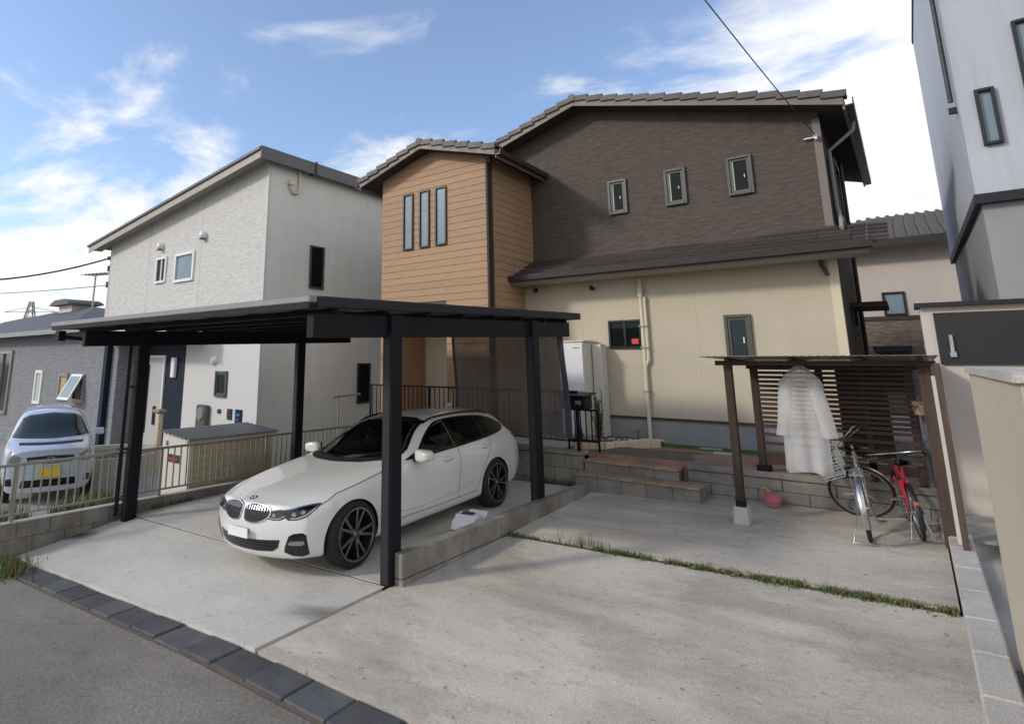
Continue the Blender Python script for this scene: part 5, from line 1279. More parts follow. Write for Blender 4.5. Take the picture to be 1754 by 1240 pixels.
def make_wagon():
    x0, y0 = -5.62, 4.66
    car = thing('white_station_wagon', 'white station wagon with twin kidney grille parked under the carport', 'car', (x0, y0, gz(x0, y0 + 1.4) - .03 * 1.4), rot=(.03, -.03, R(1.0)), local=True); car.scale = (1, 1, .955)
    me, T = car_shell(wagon_spec); RY = 3.651 - AX
    Y = lambda s: s - AX
    # side glass: one sweep, then pillars laid over it
    dlo = [(Y(1.98), .962), (Y(2.3), .968), (Y(3.0), .986), (Y(3.6), 1.012), (Y(3.95), 1.040), (Y(4.10), 1.075), (Y(4.16), 1.12), (Y(4.05), 1.195), (Y(3.85), 1.265), (Y(3.5), 1.312), (Y(3.1), 1.332), (Y(2.75), 1.328), (Y(2.55), 1.300), (Y(2.35), 1.22), (Y(2.15), 1.10)]
    dl = smooth_loop(dlo, 3)
    ws = [(-.70, 1.015), (-.5, .998), (-.25, .990), (0, .988), (.25, .990), (.5, .998), (.70, 1.015), (.685, 1.06), (.60, 1.22), (.535, 1.335), (.40, 1.372), (.2, 1.388), (0, 1.392), (-.2, 1.388), (-.40, 1.372), (-.535, 1.335), (-.60, 1.22), (-.685, 1.06)]
    def cut(x0_, x1_, sh=0):                                 # the part of the side glass between two uprights
        out = [Vector(p) for p in dl]
        for lim, sgn in ((x0_, 1), (x1_, -1)):
            res_ = []
            for i in range(len(out)):
                a, b_ = out[i], out[(i + 1) % len(out)]; ia, ib = (a.x - lim) * sgn >= 0, (b_.x - lim) * sgn >= 0
                if ia: res_.append(a)
                if ia != ib: t = (lim - a.x) / (b_.x - a.x); res_.append(a.lerp(b_, t))
            out = res_
        if sh:
            cx_ = sum(p.x for p in out) / len(out); cz_ = sum(p.y for p in out) / len(out); w_ = max(p.x for p in out) - min(p.x for p in out); h_ = max(p.y for p in out) - min(p.y for p in out)
            out = [Vector((cx_ + (p.x - cx_) * (1 - 2 * sh / w_), cz_ + (p.y - cz_) * (1 - 2 * sh / h_))) for p in out]
        return [tuple(p) for p in out]
    panes = ((Y(1.9), Y(2.78)), (Y(2.86), Y(3.52)), (Y(3.57), Y(4.3)))
    holes = [(cut(a, b_, .016), -1.2, 1.2, 'x') for a, b_ in panes]
    wsi = [(x_ * .955, 1.19 + (z_ - 1.19) * .90) for x_, z_ in ws]
    holes.append((wsi, -1.0, Y(2.35), 'y'))
    holes.append(([(Y(2.30), .985), (Y(3.95), .985), (Y(3.95), 1.16), (Y(3.7), 1.27), (Y(2.95), 1.31), (Y(2.30), 1.27)], -.60, .60, 'x'))
    body = finish_shell(me, 'body', car, 'car_white', [(0, .335), (RY, .335)], .372, .55, holes)
    for (x, y) in ((.80, 0), (.80, RY)):
        for sx in (-1, 1): wheel(car, sx * x, y, sx, .333, .225, .256, 5).scale = (1, 1, 1 / .955)
    for mir in (False, True):
        for a, b_ in panes: patch(T, cut(a, b_), *SIDE, 'side_window', 'glass_tinted' if a > 1.5 else 'glass_clear', body, .004, .05, mir, .004)
        for a, b_ in ((Y(2.775), Y(2.865)), (Y(3.515), Y(3.575))): patch(T, cut(a, b_), *SIDE, 'pillar_trim', 'car_black', body, .006, .05, mir)
        groove(T, dl, *SIDE, .020, 'window_trim', 'car_black', body, .0065, mir, True)
        patch(T, [(Y(1.74), .955), (Y(2.02), .958), (Y(2.10), 1.06), (Y(1.98), 1.02)], *SIDE, 'quarter_trim', 'car_black', body, .005, .05, mir)
    # windscreen and cowl
    patch(T, ws, *FRONT, 'windscreen', 'glass_clear', body, .004, .04, False, .004)
    groove(T, ws, *FRONT, .030, 'windscreen_frit', 'car_black', body, .0052, False, True)
    # cabin
    def blob(cx_, cy_, cz_, a, b_, c_, nm, mt, k=.5, par=None):
        def fn(u, v):
            th, ph = u * 2 * math.pi, (v - .5) * math.pi; cc = lambda t, e: math.copysign(abs(math.cos(t)) ** e, math.cos(t)); ss_ = lambda t, e: math.copysign(abs(math.sin(t)) ** e, math.sin(t))
            return (cx_ + a * cc(ph, k) * cc(th, k), cy_ + b_ * cc(ph, k) * ss_(th, k), cz_ + c_ * ss_(ph, k))
        return MB().grid(fn, 20, 10, closed_u=True).build(nm, mt, par or body, smooth=60)
    for sx in (-1, 1):
        blob(sx * .34, Y(2.86), 1.01, .23, .07, .10, 'front_seat', 'seat_grey'); blob(sx * .34, Y(2.88), 1.175, .12, .05, .07, 'headrest', 'seat_grey')
        blob(sx * .33, Y(3.60), 1.05, .26, .07, .08, 'rear_seat', 'seat_grey'); blob(sx * .33, Y(3.62), 1.15, .11, .045, .05, 'headrest', 'seat_grey')
    mb = MB(); mb.prism([(Y(1.55), .97), (Y(2.20), .965), (Y(2.14), 1.015), (Y(1.85), 1.03)], -.60, .60, 'x'); mb.build('dashboard', 'car_matte', body)
    mb = MB(); ring_c = Vector((-.36, Y(2.36), 1.02)); mb.tube([ring_c + Vector((.165 * math.cos(k * .314), -.06 * math.sin(k * .314), .155 * math.sin(k * .314))) for k in range(20)], .014, 6, closed=True); mb.build('steering_wheel', 'car_trim', body, smooth=60)
    mb = MB(); mb.box(.18, .50, Y(3.10), Y(3.42), .98, 1.10); mb.build('cardboard_box', 'cardboard', body)
    mb = MB(); mb.box(-.11, .11, Y(2.12), Y(2.15), 1.235, 1.29); mb.build('inner_mirror', 'car_trim', body, bevel=.008)
    cw = [(-.70, .985), (-.4, .968), (0, .962), (.4, .968), (.70, .985), (.70, 1.018), (.4, 1.0), (0, .992), (-.4, 1.0), (-.70, 1.018)]
    patch(T, cw, *FRONT, 'cowl', 'car_matte', body, .006, .05)
    # bonnet shut lines and shoulder crease
    for mir in (False, True):
        groove(T, [(Y(.40), .71), (Y(.62), .792), (Y(1.1), .868), (Y(1.62), .945)], *SIDE, .0045, 'bonnet_gap', 'car_trim', body, .002, mir)
    # headlights: seen obliquely from the front quarter
    HF, HE = Vector((-.62, .785, 0)), Vector((.785, .62, 0)); UP = (0, 0, 1)
    def hu(x, y): return x * .785 + y * .62
    hl = [(-.175, .668), (-.165, .600), (-.10, .592), (-.02, .596), (.03, .620), (.06, .596), (.16, .600), (.26, .630), (.345, .690), (.385, .735), (.30, .733), (.12, .712), (-.05, .690)]
    for mir in (False, True):
        h = patch(T, hl, HF, HE, UP, 'headlight', 'car_black', body, .004, .03, mir)
        patch(T, [(-.155, .655), (-.145, .616), (-.06, .612), (.0, .620), (.02, .664), (-.06, .668)], HF, HE, UP, 'lamp_unit', 'glass_car', h, .010, .03, mir)
        for (a, b_, r_) in ((-.09, .638, .017), (.125, .650, .020), (.215, .668, .017)):
            patch(T, [(a + r_ * 1.25 * math.cos(k * .524), b_ + r_ * math.sin(k * .524)) for k in range(12)], HF, HE, UP, 'projector_lens', 'lamp_clear', h, .014, .05, mir)
        groove(T, [(-.01, .690), (.12, .703), (.29, .722), (.355, .722), (.325, .690), (.25, .645), (.16, .616), (.085, .613)], HF, HE, UP, .010, 'daytime_strip', 'lamp_lens', h, .013, mir)
        groove(T, [(-.185, .620), (-.10, .606), (-.02, .612), (.03, .640)], HF, HE, UP, .008, 'daytime_strip', 'lamp_lens', h, .013, mir)
        # kidney
        kd = smooth_loop([(.024, .705), (.022, .64), (.045, .575), (.12, .552), (.24, .558), (.345, .597), (.385, .652), (.362, .702), (.27, .728), (.12, .733)], 3)
        k_ = patch(T, kd, *FRONT, 'kidney_grille', 'chrome', body, .012, .04, mir)
        c0 = (.203, .642); inn = [(c0[0] + (a - c0[0]) * .935, c0[1] + (b_ - c0[1]) * .89) for a, b_ in kd]
        patch(T, inn, *FRONT, 'grille_core', 'car_matte', k_, .0145, .04, mir)
        for q in range(9):
            xx = .060 + q * .0355; zt = .714 - (.012 if q in (0, 8) else 0); zb_ = .578 + (.02 if q == 0 else 0) + max(0, q - 4) * .010
            groove(T, [(xx, zt), (xx + .004, .675)], *FRONT, .0115, 'grille_slat', 'rim_edge', k_, .0195, mir)
            groove(T, [(xx + .004, .675), (xx + .006, zb_)], *FRONT, .010, 'grille_slat', 'car_trim', k_, .0185, mir)
        # lower corner vent
        vt = [(.015, .285), (.03, .35), (.07, .445), (.12, .470), (.215, .478), (.25, .455), (.262, .36), (.275, .262), (.20, .240), (.10, .248)]
        v_ = patch(T, vt, HF, HE, UP, 'corner_vent', 'car_black', body, .004, .04, mir)
        patch(T, [(.06, .372), (.09, .395), (.225, .400), (.235, .372), (.2, .355), (.08, .355)], HF, HE, UP, 'fog_lamp', 'lamp_clear', v_, .010, .04, mir)
    lo = [(-.50, .405), (-.47, .325), (-.40, .285), (-.2, .272), (0, .270), (.2, .272), (.40, .285), (.47, .325), (.50, .405), (.25, .392), (0, .388), (-.25, .392)]
    li = patch(T, lo, *FRONT, 'lower_intake', 'car_black', body, .004, .04)
    for z in (.30, .332, .365): groove(T, [(-.42, z), (.42, z)], *FRONT, .006, 'intake_bar', 'car_trim', li, .009)
    mb = MB(); mb.box(-.168, .168, -.830, -.818, .405, .505); pl2 = mb.build('number_plate', 'plate_white', car, bevel=.003)
    mb = MB(); mb.box(-.12, .12, -.817, -.78, .43, .49); mb.build('plate_holder', 'car_matte', pl2)
    # emblem on the bonnet edge
    loc, nor, i, d = T.ray_cast(Vector((0, Y(.17), 3)), Vector((0, 0, -1)))
    Me = Matrix.Translation(loc + nor * .002) @ nor.to_track_quat('Z', 'Y').to_matrix().to_4x4()
    mb = MB(); mb.lathe([(0, .004), (.041, .004), (.043, 0)], 28, Me); em = mb.build('emblem', 'car_black', body)
    mb = MB(); mb.lathe([(.041, .0045), (.0425, .0055), (.0435, .002)], 28, Me); mb.lathe([(.0265, .0048), (.028, .0056), (.0295, .0048)], 28, Me); mb.build('emblem_ring', 'chrome', em)
    for q in range(4):
        mb = MB(); pts = [Me @ Vector((0, 0, .0052))] + [Me @ Vector((.0268 * math.cos(q * 1.5708 + k * 1.5708 / 6), .0268 * math.sin(q * 1.5708 + k * 1.5708 / 6), .0052)) for k in range(7)]
        mb.quad(*pts); mb.build('emblem_quarter', 'badge_blue' if q % 2 else 'plate_white', em)
    # doors, handles, mirrors, sills, roof rails, tail lamps
    for mir in (False, True):
        sg = -1 if mir else 1
        for pts in ([(Y(1.52), .93), (Y(1.50), .80), (Y(1.50), .45), (Y(1.53), .33)], [(Y(2.80), .975), (Y(2.78), .80), (Y(2.74), .45), (Y(2.72), .33)], [(Y(3.62), 1.0), (Y(3.55), .86), (Y(3.42), .72), (Y(3.30), .58), (Y(3.20), .40), (Y(3.17), .33)], [(Y(1.53), .33), (Y(2.4), .325), (Y(3.17), .33)]):
            groove(T, pts, *SIDE, .007, 'door_gap', 'car_trim', body, .0018, mir)
        for s_, z in ((2.52, .862), (3.42, .898)):
            el = [(Y(s_) + .068 * math.cos(k * .4488), z + .030 * math.sin(k * .4488)) for k in range(14)]
            groove(T, el, *SIDE, .006, 'handle_shade_line', 'pvc_grey', body, .002, mir, True)  # shade round the handle hollow, drawn on as a grey outline
            loc, nor, i, d = T.ray_cast(Vector((3, Y(s_), z)), Vector((-1, 0, 0)))
            mb = MB(); mb.tube([(sg * (loc.x + .004), Y(s_) - .10, z - .004), (sg * (loc.x + .026), Y(s_) - .075, z), (sg * (loc.x + .028), Y(s_) + .06, z + .003), (sg * (loc.x + .004), Y(s_) + .09, z + .002)], [.009, .014, .014, .009], 8); mb.build('door_handle', 'car_white', body, smooth=60)
        groove(T, [(Y(1.15), .43), (Y(1.9), .385), (Y(2.7), .41), (Y(3.2), .50)], *SIDE, .006, 'crease_shade_line', 'pvc_grey', body, .001, mir)  # shade of the lower door fold drawn as a grey line on flat paint
        tl = [(Y(4.30), .965), (Y(4.58), .95), (Y(4.66), .86), (Y(4.62), .80), (Y(4.48), .84)]
        patch(T, tl, *SIDE, 'tail_light', 'lamp_red', body, .005, .04, mir)
        # mirror
        def sup(u, v):
            th, ph = u * 2 * math.pi, (v - .5) * math.pi; c = lambda a, e: math.copysign(abs(math.cos(a)) ** e, math.cos(a)); s_ = lambda a, e: math.copysign(abs(math.sin(a)) ** e, math.sin(a))
            k = .55; x = .115 * c(ph, k) * c(th, k); y = .075 * c(ph, k) * s_(th, k); z = .072 * s_(ph, k)
            y *= 1 + .3 * (x / .115); z *= 1 - .12 * (x / .115)
            return (sg * (.985 + x), Y(1.86) + y + .02, 1.005 + z)
        mb = MB(); mb.grid(sup, 28, 14, closed_u=True); mr = mb.build('door_mirror', 'car_white', body, smooth=60)
        mb = MB(); mb.tube([(sg * .82, Y(1.90), .945), (sg * .93, Y(1.88), .965)], [.035, .028], 8); mb.box(min(sg * .90, sg * 1.07), max(sg * .90, sg * 1.07), Y(1.94) + .002, Y(1.955), .95, 1.06); mb.build('mirror_stalk', 'car_black', mr, smooth=40)
        # roof rail follows the shell
        rp = []
        for i in range(15):
            t = i / 14; s_ = 2.40 + 1.62 * t; x = .565 - .035 * t; loc, nor, k, d = T.ray_cast(Vector((x, Y(s_), 3)), Vector((0, 0, -1))); h_ = .028 * min(1, min(t, 1 - t) * 12); rp.append((sg * x, loc.y, loc.z + .004 + h_))
        mb = MB(); mb.tube(rp, .014, 8); mb.build('roof_rail', 'car_black', body, smooth=60)
    mb = MB(); mb.prism([(Y(3.70), 1.43), (Y(3.86), 1.415), (Y(3.86), 1.47), (Y(3.82), 1.475)], -.012, .012, 'x'); mb.build('roof_fin', 'car_white', body)
    for sx in (-1, 1):
        mb = MB(); mb.tube([(sx * .05, Y(1.40) + .02, .985), (sx * .05 + .30, Y(1.50) + .03, 1.025), (sx * .05 + .52, Y(1.66) + .06, 1.05)], .008, 6); mb.build('wiper', 'car_trim', body)
    return car
make_wagon()

# ---------------------------------------------------------------- blue-silver kei car beyond the fence
def kei_warp(x, s, z):
    y = s; ax_ = abs(x)
    if z > 1.0: z = 1.0 + (z - 1.0) * .86; x *= 1 - .10 * (z - 1.0) / .54
    if s < .8: y += .17 * (ax_ / .73) ** 2.6 * (1 - s / .8)
    if .5 < s < 1.5 and z > .98: y += .16 * (ax_ / .65) ** 2 * min(1, (z - .98) / .1) * max(0, min(1, (1.5 - s) / .5))
    return (x, y - .62, z)
kei_spec = dict(
    stations=[0, .06, .22, .45, .62, .80, .95, 1.15, 1.35, 1.8, 2.3, 2.8, 3.15, 3.32, 3.39],
    rows=[
        [(0, .56, .20), (.3, .62, .18), (3, .62, .20), (3.39, .56, .28)], [(0, .63, .27), (.3, .69, .26), (3, .69, .27), (3.39, .62, .34)],
        [(0, .64, .42), (.3, .72, .44), (3, .72, .45), (3.39, .65, .46)], [(0, .64, .60), (.3, .73, .62), (3, .73, .64), (3.39, .66, .62)],
        [(0, .62, .76), (.3, .715, .82), (.62, .725, .86), (1, .725, .89), (3, .725, .93), (3.39, .66, .85)],
        [(0, .58, .86), (.3, .68, .92), (.62, .69, .96), (1, .69, .98), (3, .685, 1.02), (3.39, .63, 1.0)],
        [(0, .48, .90), (.3, .58, .96), (.62, .60, 1.0), (.8, .62, 1.06), (1.15, .625, 1.25), (1.35, .63, 1.32), (3, .61, 1.34), (3.39, .58, 1.2)],
        [(0, .34, .915), (.3, .42, .975), (.62, .45, 1.02), (.8, .52, 1.12), (.95, .54, 1.25), (1.15, .555, 1.42), (1.35, .56, 1.53), (2, .56, 1.565), (3, .54, 1.555), (3.25, .52, 1.5), (3.39, .50, 1.3)]],
    top=[(0, .925), (.06, .945), (.22, .98), (.45, 1.01), (.62, 1.04), (.8, 1.16), (.95, 1.31), (1.15, 1.49), (1.35, 1.59), (1.8, 1.63), (2.8, 1.63), (3.15, 1.60), (3.32, 1.5), (3.39, 1.32)],
    warp=kei_warp)
def make_kei():
    fx, fy = -12.62, 4.44; yaw = math.atan2(.95, .30)        # nose turned towards the road
    car = thing('silver_blue_kei_car', 'pale blue-silver kei car with yellow number plate behind the metal fence', 'car', (fx, fy, -.36), rot=(0, 0, yaw), local=True)
    me, T = car_shell(kei_spec); body = finish_shell(me, 'body', car, 'car_blue', [(0, .28), (2.45, .28)], .305, .45)
    for y in (0, 2.45):
        for sx in (-1, 1): wheel(car, sx * .63, y, sx, .28, .16, .18, 6)
    ws = [(-.63, 1.06), (0, 1.04), (.63, 1.06), (.60, 1.13), (.48, 1.38), (.38, 1.43), (0, 1.465), (-.38, 1.43), (-.48, 1.38), (-.60, 1.13)]
    patch(T, ws, *FRONT, 'windscreen', 'glass_car', body, .004, .05)
    for mir in (False, True):
        patch(T, [(.55, 1.04), (1.3, 1.06), (2.4, 1.09), (2.55, 1.13), (2.5, 1.34), (2.3, 1.38), (1.2, 1.39), (.95, 1.35)], *SIDE, 'side_window', 'glass_car', body, .004, .06, mir)
        HF, HE = Vector((-.5, .866, 0)), Vector((.866, .5, 0))
        h = patch(T, [(.10, .80), (.12, .70), (.22, .66), (.33, .70), (.38, .82), (.36, .90), (.25, .88)], HF, HE, (0, 0, 1), 'headlight', 'lamp_clear', body, .005, .04, mir)
        patch(T, [(.24 + .05 * math.cos(k * .63), .77 + .05 * math.sin(k * .63)) for k in range(10)], HF, HE, (0, 0, 1), 'lamp_lens', 'lamp_lens', h, .010, .05, mir)
        patch(T, [(.20, .34), (.36, .34), (.38, .44), (.22, .46)], HF, HE, (0, 0, 1), 'fog_recess', 'car_black', body, .004, .05, mir)
        mb = MB(); sg = -1 if mir else 1; mb.box(min(sg * .74, sg * .90), max(sg * .74, sg * .90), .42, .52, 1.02, 1.15); mb.build('door_mirror', 'car_blue', body, bevel=.02)
    g = patch(T, [(-.36, .80), (-.34, .70), (0, .68), (.34, .70), (.36, .80), (0, .82)], *FRONT, 'grille', 'car_black', body, .005, .05)
    groove(T, [(-.33, .75), (.33, .75)], *FRONT, .02, 'grille_bar', 'chrome', g, .012)
    groove(T, [(-.07, .76), (0, .80), (.07, .76)], *FRONT, .014, 'grille_emblem', 'chrome', g, .014)
    patch(T, [(-.42, .30), (.42, .30), (.40, .42), (-.40, .42)], *FRONT, 'lower_intake', 'car_black', body, .005, .05)
    mb = MB(); mb.box(-.165, .165, -.655, -.64, .46, .625); p = mb.build('number_plate', 'plate_yellow', car)
    patch(T, [(-.5, .975), (.5, .975), (.5, 1.0), (-.5, 1.0)], *FRONT, 'cowl', 'car_matte', body, .004, .05)
    for sx in (-.3, .2): mb = MB(); mb.tube([(sx, .12, 1.06), (sx + .38, .20, 1.10)], .007, 5); mb.build('wiper', 'car_trim', body)
make_kei()
# ================================================================== bicycles
def ring(mb, c, ax1, ax2, r_, tr, n=40, m=8, mi=0):
    c, ax1, ax2 = Vector(c), Vector(ax1), Vector(ax2)
    mb.tube([c + (ax1 * math.cos(2 * math.pi * i / n) + ax2 * math.sin(2 * math.pi * i / n)) * r_ for i in range(n)], tr, m, mi=mi, closed=True)
def bicycle(name, label, loc, rz, tilt, r_, wb, frame, steer, basket, fender, scale_h=1.0, child=False):
    b = thing(name, label, 'bicycle', loc, rot=(0, tilt, rz), local=True)
    UPV = Vector((0, 0, 1)); fw = Vector((0, 1, 0)); F_ = Vector((0, wb, r_))
    hx = Vector((0, wb - .20, r_ + .44 * scale_h)); hb = Vector((0, wb - .13, r_ + .26 * scale_h)); bb = Vector((0, .43 * wb / 1.08, r_ - .07)); ss = Vector((0, .27 * wb / 1.08, r_ + .40 * scale_h)); sd = Vector((0, .235 * wb / 1.08, r_ + .56 * scale_h))
    def wh(par, M_):
        mb = MB(); ring(mb, (0, 0, 0), (0, 1, 0), (0, 0, 1), r_ - .016, .0175, 44, 8); mb.v = [tuple(M_ @ Vector(v)) for v in mb.v]; w_ = mb.build('wheel', 'rubber', par, smooth=60)
        mb = MB(); ring(mb, (0, 0, 0), (0, 1, 0), (0, 0, 1), r_ - .038, .009, 44, 6); mb.v = [tuple(M_ @ Vector(v)) for v in mb.v]; mb.build('rim', 'steel', w_, smooth=60)
        mb = MB(); mb.tube([(-.045, 0, 0), (.045, 0, 0)], .018, 10)
        for i in range(24):
            a = 2 * math.pi * i / 24; s = (-1) ** i; mb.tube([(s * .03, math.cos(a + s * .3) * .02, math.sin(a + s * .3) * .02), (0, math.cos(a) * (r_ - .04), math.sin(a) * (r_ - .04))], .0014, 3)
        mb.v = [tuple(M_ @ Vector(v)) for v in mb.v]; mb.build('spokes', 'steel', w_)
        return w_
    def fend(par, M_, a0, a1, mat):
        mb = MB(); n = 22
        for i in range(n):
            for (s0, s1) in ((-1, -.4), (-.4, .4), (.4, 1)):
                def q(t, s): a = a0 + (a1 - a0) * t; rr = r_ + .022 - .010 * s * s; return M_ @ Vector((s * .026, math.cos(a) * rr, math.sin(a) * rr))
                mb.quad(q(i / n, s0), q(i / n, s1), q((i + 1) / n, s1), q((i + 1) / n, s0))
        return mb.build('mudguard', mat, par, smooth=60)
    wr = wh(b, Matrix.Translation((0, 0, r_))); fd = fend(b, Matrix.Translation((0, 0, r_)), R(25), R(205), fender)
    mb = MB(); mb.lathe([(0, .012), (.022, .010), (.026, 0)], 12, Matrix.Translation((0, -r_ * .93 - .0, r_ + .13)) @ Matrix.Rotation(R(80), 4, 'X')); mb.build('rear_reflector', 'red_plastic', fd, smooth=40)
    mb = MB(); t = .015
    mb.tube([bb, ss, sd], [.016, .015, .013], 10); mb.tube([hx, hb], .018, 10)
    if child: mb.tube([hb + Vector((0, -.01, .03)), bb], .022, 10); mb.tube([hx - Vector((0, 0, .03)), ss - Vector((0, 0, .06))], .018, 10)
    else: mb.tube([hb, hb + Vector((0, -.22, -.20)), bb], .018, 10); mb.tube([hx - Vector((0, 0, .05)), hx + Vector((0, -.25, -.24)), bb + Vector((0, -.03, .12))], .015, 10)
    for s in (-1, 1): mb.tube([(s * .05, 0, r_), (s * .035, bb.y - .05, bb.z + .01)], .010, 8); mb.tube([(s * .05, 0, r_), (s * .02, ss.y, ss.z - .03)], .008, 8)
    mb.build('frame', frame, b, smooth=60)
    mb = MB()
    def sad(u, v):
        a = u * 2 * math.pi; t = v; w_ = (.085 * (1 - t) ** .7 + .025) ; return (w_ * math.cos(a) * (1 if 0 < v < 1 else .6), sd.y - .11 + .27 * t, sd.z + .025 + (.032 * math.sin(a)) + .02 * (1 - t))
    mb.grid(sad, 16, 10, closed_u=True); mb.build('saddle', 'black_plastic', b, smooth=60)
    mb = MB(); mb.lathe([(.075, -.004), (.085, -.004), (.085, .004), (.075, .004), (.075, -.004)], 24, Matrix.Translation((.055, bb.y, bb.z)) @ Matrix.Rotation(R(90), 4, 'Y')); mb.tube([(.07, bb.y, bb.z), (.075, bb.y + .06, bb.z - .15)], .008, 6); mb.tube([(-.07, bb.y, bb.z), (-.075, bb.y - .06, bb.z + .15)], .008, 6); mb.box(.075, .17, bb.y + .02, bb.y + .10, bb.z - .165, bb.z - .145); mb.box(-.17, -.075, bb.y - .10, bb.y - .02, bb.z + .145, bb.z + .165); mb.tube([(-.06, bb.y, bb.z), (.06, bb.y, bb.z)], .02, 10); mb.build('crankset', 'steel_dull', b)
    mb = MB(); mb.box(.045, .07, .0, bb.y + .05, r_ - .02, r_ + .02); mb.build('chain_case', 'steel_dull' if not child else 'black_plastic', b, bevel=.008)
    mb = MB()
    for s in (-1, 1): mb.tube([(s * .05, .0, r_), (s * .15, -.16, .012), (0, -.17, .008)] if not child else [(s * .04, .0, r_), (s * .10, -.05, .01)], .007, 6)
    mb.build('kickstand', 'steel', b, smooth=60)
    if not child:
        mb = MB()
        for s in (-1, 1): mb.tube([(s * .06, -.28, r_ + .37), (s * .06, .12, r_ + .37), (s * .03, ss.y, ss.z - .02)], .006, 6); mb.tube([(s * .05, 0, r_), (s * .06, -.15, r_ + .37)], .005, 6)
        for y in (-.28, -.15, 0, .1): mb.tube([(-.06, y, r_ + .37), (.06, y, r_ + .37)], .005, 6)
        mb.build('rear_carrier', 'steel', b, smooth=60)
    # steering assembly turned about the head tube
    axd = (hx - hb).normalized(); Ms = Matrix.Translation(hb) @ Matrix.Rotation(steer, 4, axd) @ Matrix.Translation(-hb)
    def put(mb, nm, mt, par=b, sm=60): mb.v = [tuple(Ms @ Vector(v)) for v in mb.v]; return mb.build(nm, mt, par, smooth=sm)
    mb = MB()
    for s in (-1, 1): mb.tube([F_ + Vector((s * .05, 0, 0)), hb + Vector((s * .05, .07, -.0)), hb + Vector((0, .02, .02))], [.009, .012, .014], 8)
    mb.tube([hb, hx, hx + Vector((0, -.03, .14 * scale_h))], .013, 8); put(mb, 'fork', frame if child else 'steel')
    wh(b, Ms @ Matrix.Translation(F_)); 
    fend(b, Ms @ Matrix.Translation(F_), R(60 if not child else 80), R(185), fender)
    hc = hx + Vector((0, -.03, .14 * scale_h)); mb = MB()
    hbp = [hc + Vector((s_ * .29, -.20, .03)) if k == 0 else hc + Vector((s_ * .27, -.08, .07)) if k == 1 else hc + Vector((s_ * .1, .05, .05)) for s_, ks in ((-1, (0, 1, 2)), (1, (2, 1, 0))) for k in ks]
    mb.tube(hbp, .011, 8); put(mb, 'handlebar', 'steel')
    for s in (-1, 1):
        mb = MB(); mb.tube([hc + Vector((s * .29, -.20, .03)), hc + Vector((s * .277, -.10, .063))], .017, 8); put(mb, 'grip', 'black_plastic')
    mb = MB(); mb.tube([hc + Vector((.26, -.12, .03)), hc + Vector((.15, .0, .02))], .006, 6); mb.tube([hc + Vector((-.26, -.12, .03)), hc + Vector((-.15, .0, .02))], .006, 6); put(mb, 'brake_lever', 'steel')
    mb = MB(); mb.tube([hc + Vector((.2, .0, .04)), hc + Vector((.1, .16, -.02)), hx + Vector((0, .06, -.1)), F_ + Vector((.03, -.02, .2))], .004, 5); mb.tube([hc + Vector((-.2, .0, .04)), hc + Vector((-.05, .14, -.04)), hx + Vector((0, .03, -.12))], .004, 5); put(mb, 'brake_cable', 'rubber')
    if basket:
        mb = MB(); c = hc + Vector((0, .34, -.03)); tw, td, bw_, bd, h = .19, .15, .14, .11, .25
        def lvl(t): w_ = bw_ + (tw - bw_) * t; d_ = bd + (td - bd) * t; z = -h + h * t; return [c + Vector((sx * w_, sy * d_, z)) for sx, sy in ((-1, -1), (1, -1), (1, 1), (-1, 1))]
        for i in range(7): mb.tube(lvl(i / 6), .005 if i < 6 else .007, 5, closed=True)
        for k in range(4):
            for j in range(6):
                f = j / 6; pa = lvl(0)[k].lerp(lvl(0)[(k + 1) % 4], f); pb = lvl(1)[k].lerp(lvl(1)[(k + 1) % 4], f); mb.tube([pa, pb], .0035, 4)
        for j in range(6): f = j / 5; mb.tube([lvl(0)[0].lerp(lvl(0)[1], f), lvl(0)[3].lerp(lvl(0)[2], f)], .0035, 4)
        put(mb, 'wire_basket', 'alu_white')
        mb = MB(); mb.lathe([(0, .06), (.03, .05), (.038, .0), (.03, -.04), (0, -.05)], 14, Matrix.Translation(hb + Vector((0, .13, -.02))) @ Matrix.Rotation(R(-90), 4, 'X')); put(mb, 'front_lamp', 'black_plastic')
    return b
x, y = -.56, 8.20
bicycle('city_bicycle', 'silver city bicycle with wire front basket in front of the slatted screen', (x, y, gz(x, y) - .003), R(3), R(-4), .335, 1.06, 'steel', R(88), True, 'steel')
x, y = -.13, 8.52
bicycle('small_red_bicycle', 'small red bicycle with black saddle beside the right shelter post', (x, y, gz(x, y) - .003), R(8), R(-6), .275, .88, 'red_paint', R(6), False, 'black_plastic', .8, True)

# ================================================================== hanging clear raincoat
rc = thing('hanging_raincoat', 'translucent white raincoat hanging from the shelter beam', 'raincoat', (-1.1, 8.75, .75))
def coat(u, v):
    a = u * 2 * math.pi; t = v                              # t 0 hem .. 1 collar
    w_ = .235 - .0 * t if t < .80 else .235 * max(.18, 1 - ((t - .80) / .20) ** 1.7 * .80)
    d_ = .11 - .03 * t
    f = 1 + (.22 * math.sin(a * 6 + 1.1 * t) + .08 * math.sin(a * 11 + 2 * t)) * (1 - t) ** .5
    z = .78 + 1.26 * t + .018 * math.sin(a * 3) * (1 - t)
    return (-1.09 + w_ * math.cos(a) * (1 + .06 * (1 - t) * math.sin(a * 5)) - .02 * (1 - t), 8.72 + d_ * math.sin(a) * f, z)
mb = MB(); mb.grid(coat, 90, 40, closed_u=True); mb.build('coat_body', 'vinyl_coat', rc, smooth=70)
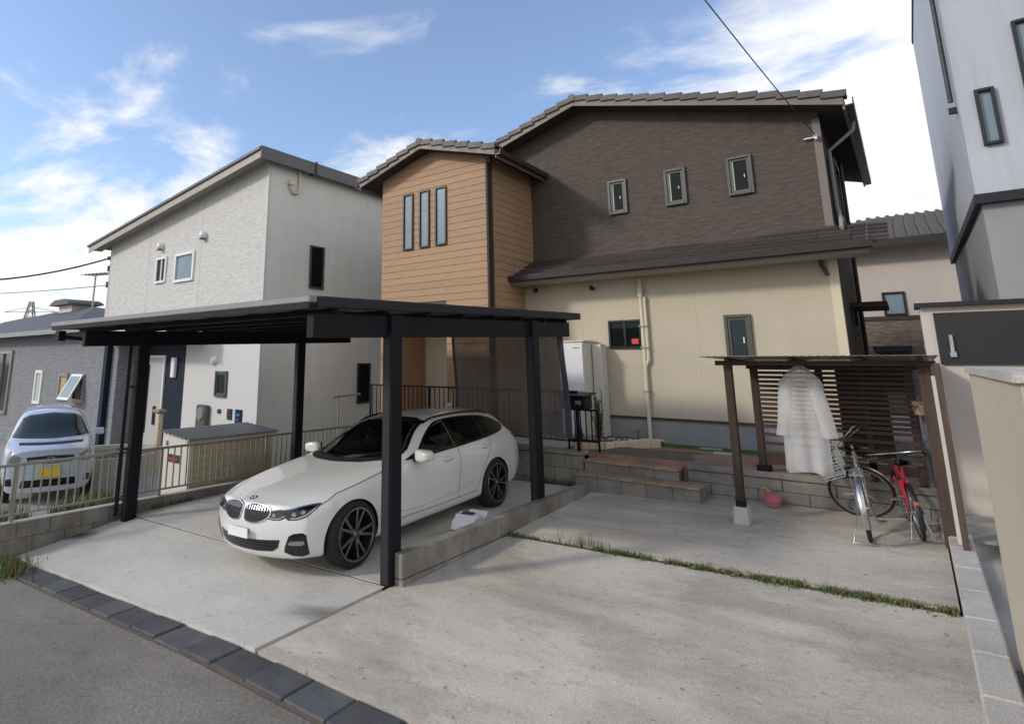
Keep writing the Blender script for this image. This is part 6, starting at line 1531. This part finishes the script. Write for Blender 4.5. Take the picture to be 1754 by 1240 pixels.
def sleeve(sx):
    def fn(u, v):
        a = u * 2 * math.pi; c = Vector((-1.09 + sx * (.19 + .045 * (1 - v) ** .8 - .05 * v), 8.68 - .02 * (1 - v), 1.88 - .68 * (1 - v))); r_ = .082 + .008 * math.sin(a * 3 + v * 5) + .01 * (1 - v)
        return (c.x + r_ * math.cos(a) * .9, c.y + r_ * math.sin(a) * .8, c.z)
    MB().grid(fn, 48, 24, closed_u=True).build('sleeve', 'vinyl_coat', rc, smooth=70)
sleeve(-1); sleeve(1)
mb = MB(); mb.tube([(-1.27, 8.72, 1.93), (-1.09, 8.72, 2.02), (-.91, 8.72, 1.93)], .008, 6); mb.tube([(-1.09, 8.72, 2.02), (-1.09, 8.72, 2.07), (-1.07, 8.72, 2.10)], .005, 6); mb.build('hanger', 'black_plastic', rc, smooth=60)

# ================================================================== small things on the ground
bx_, by_ = -1.63, 9.30; bz_ = gz(bx_, by_)
bk = thing('toy_bucket', 'pink toy bucket with yellow handle by the low block wall', 'bucket', (bx_, by_, bz_))
mb = MB(); mb.lathe([(0, .003), (.075, .003), (.085, .02), (.105, .125), (.112, .125), (.112, .135), (.098, .135), (.08, .02), (0, .015)], 24, Matrix.Translation((bx_, by_, bz_))); mb.build('pail', 'pink_plastic', bk, smooth=40)
mb = MB(); mb.tube([(bx_ - .11, by_, bz_ + .12), (bx_ - .13, by_ - .02, bz_ + .19), (bx_ - .10, by_ - .04, bz_ + .24), (bx_ - .02, by_ - .05, bz_ + .19)], .010, 6); mb.build('handle', 'yellow_plastic', bk, smooth=60)
mb = MB(); mb.lathe([(.0905, .045), (.095, .047), (.0965, .06), (.093, .062)], 24, Matrix.Translation((bx_, by_, bz_))); mb.build('band', 'blue_plastic', bk, smooth=40)
tx, ty_ = -4.36, 6.25; tz = gz(tx, ty_)
tr = thing('folding_step_stool', 'small white and black folded plastic step beside the low block wall', 'step stool', (tx, ty_, tz), rot=(0, 0, R(12)), local=True); tr.scale = (1.5, 1.5, 1.5)
mb = MB(); mb.prism([(-.22, .0), (-.17, .13), (-.09, .155), (.03, .155), (.07, .10), (.10, .0), (.05, .0), (.03, .07), (-.12, .07), (-.15, .0)], -.10, .08, 'x'); mb.build('folded_frame', 'white_plastic', tr, bevel=.006)
mb = MB(); mb.box(-.101, .081, -.10, .02, .152, .165); mb.build('tread_pad', 'white_plastic', tr, bevel=.004)
mb = MB(); mb.box(-.085, .065, -.225, -.18, .012, .075); mb.box(-.06, .04, -.07, -.005, .166, .172); mb.build('rubber_pad', 'black_plastic', tr)
mb = MB(); mb.prism([(.14, .0), (.19, .14), (.22, .14), (.19, .0)], -.10, .06, 'x'); mb.prism([(.12, .02), (.30, .05), (.31, .075), (.13, .05)], -.09, .05, 'x'); mb.build('folded_leg', 'white_plastic', tr, bevel=.005)
mb = MB(); mb.box(-.07, .03, .20, .29, .078, .086); mb.build('leg_pad', 'black_plastic', tr)
mb = MB(); x, y = -1.0, 9.78; mb.box(x - .25, x + .25, y - .08, y + .1, .622, .66); tag(mb.build('old_plank', 'timber_old', bevel=.006), 'short old plank lying on the terrace behind the slatted screen', 'plank')
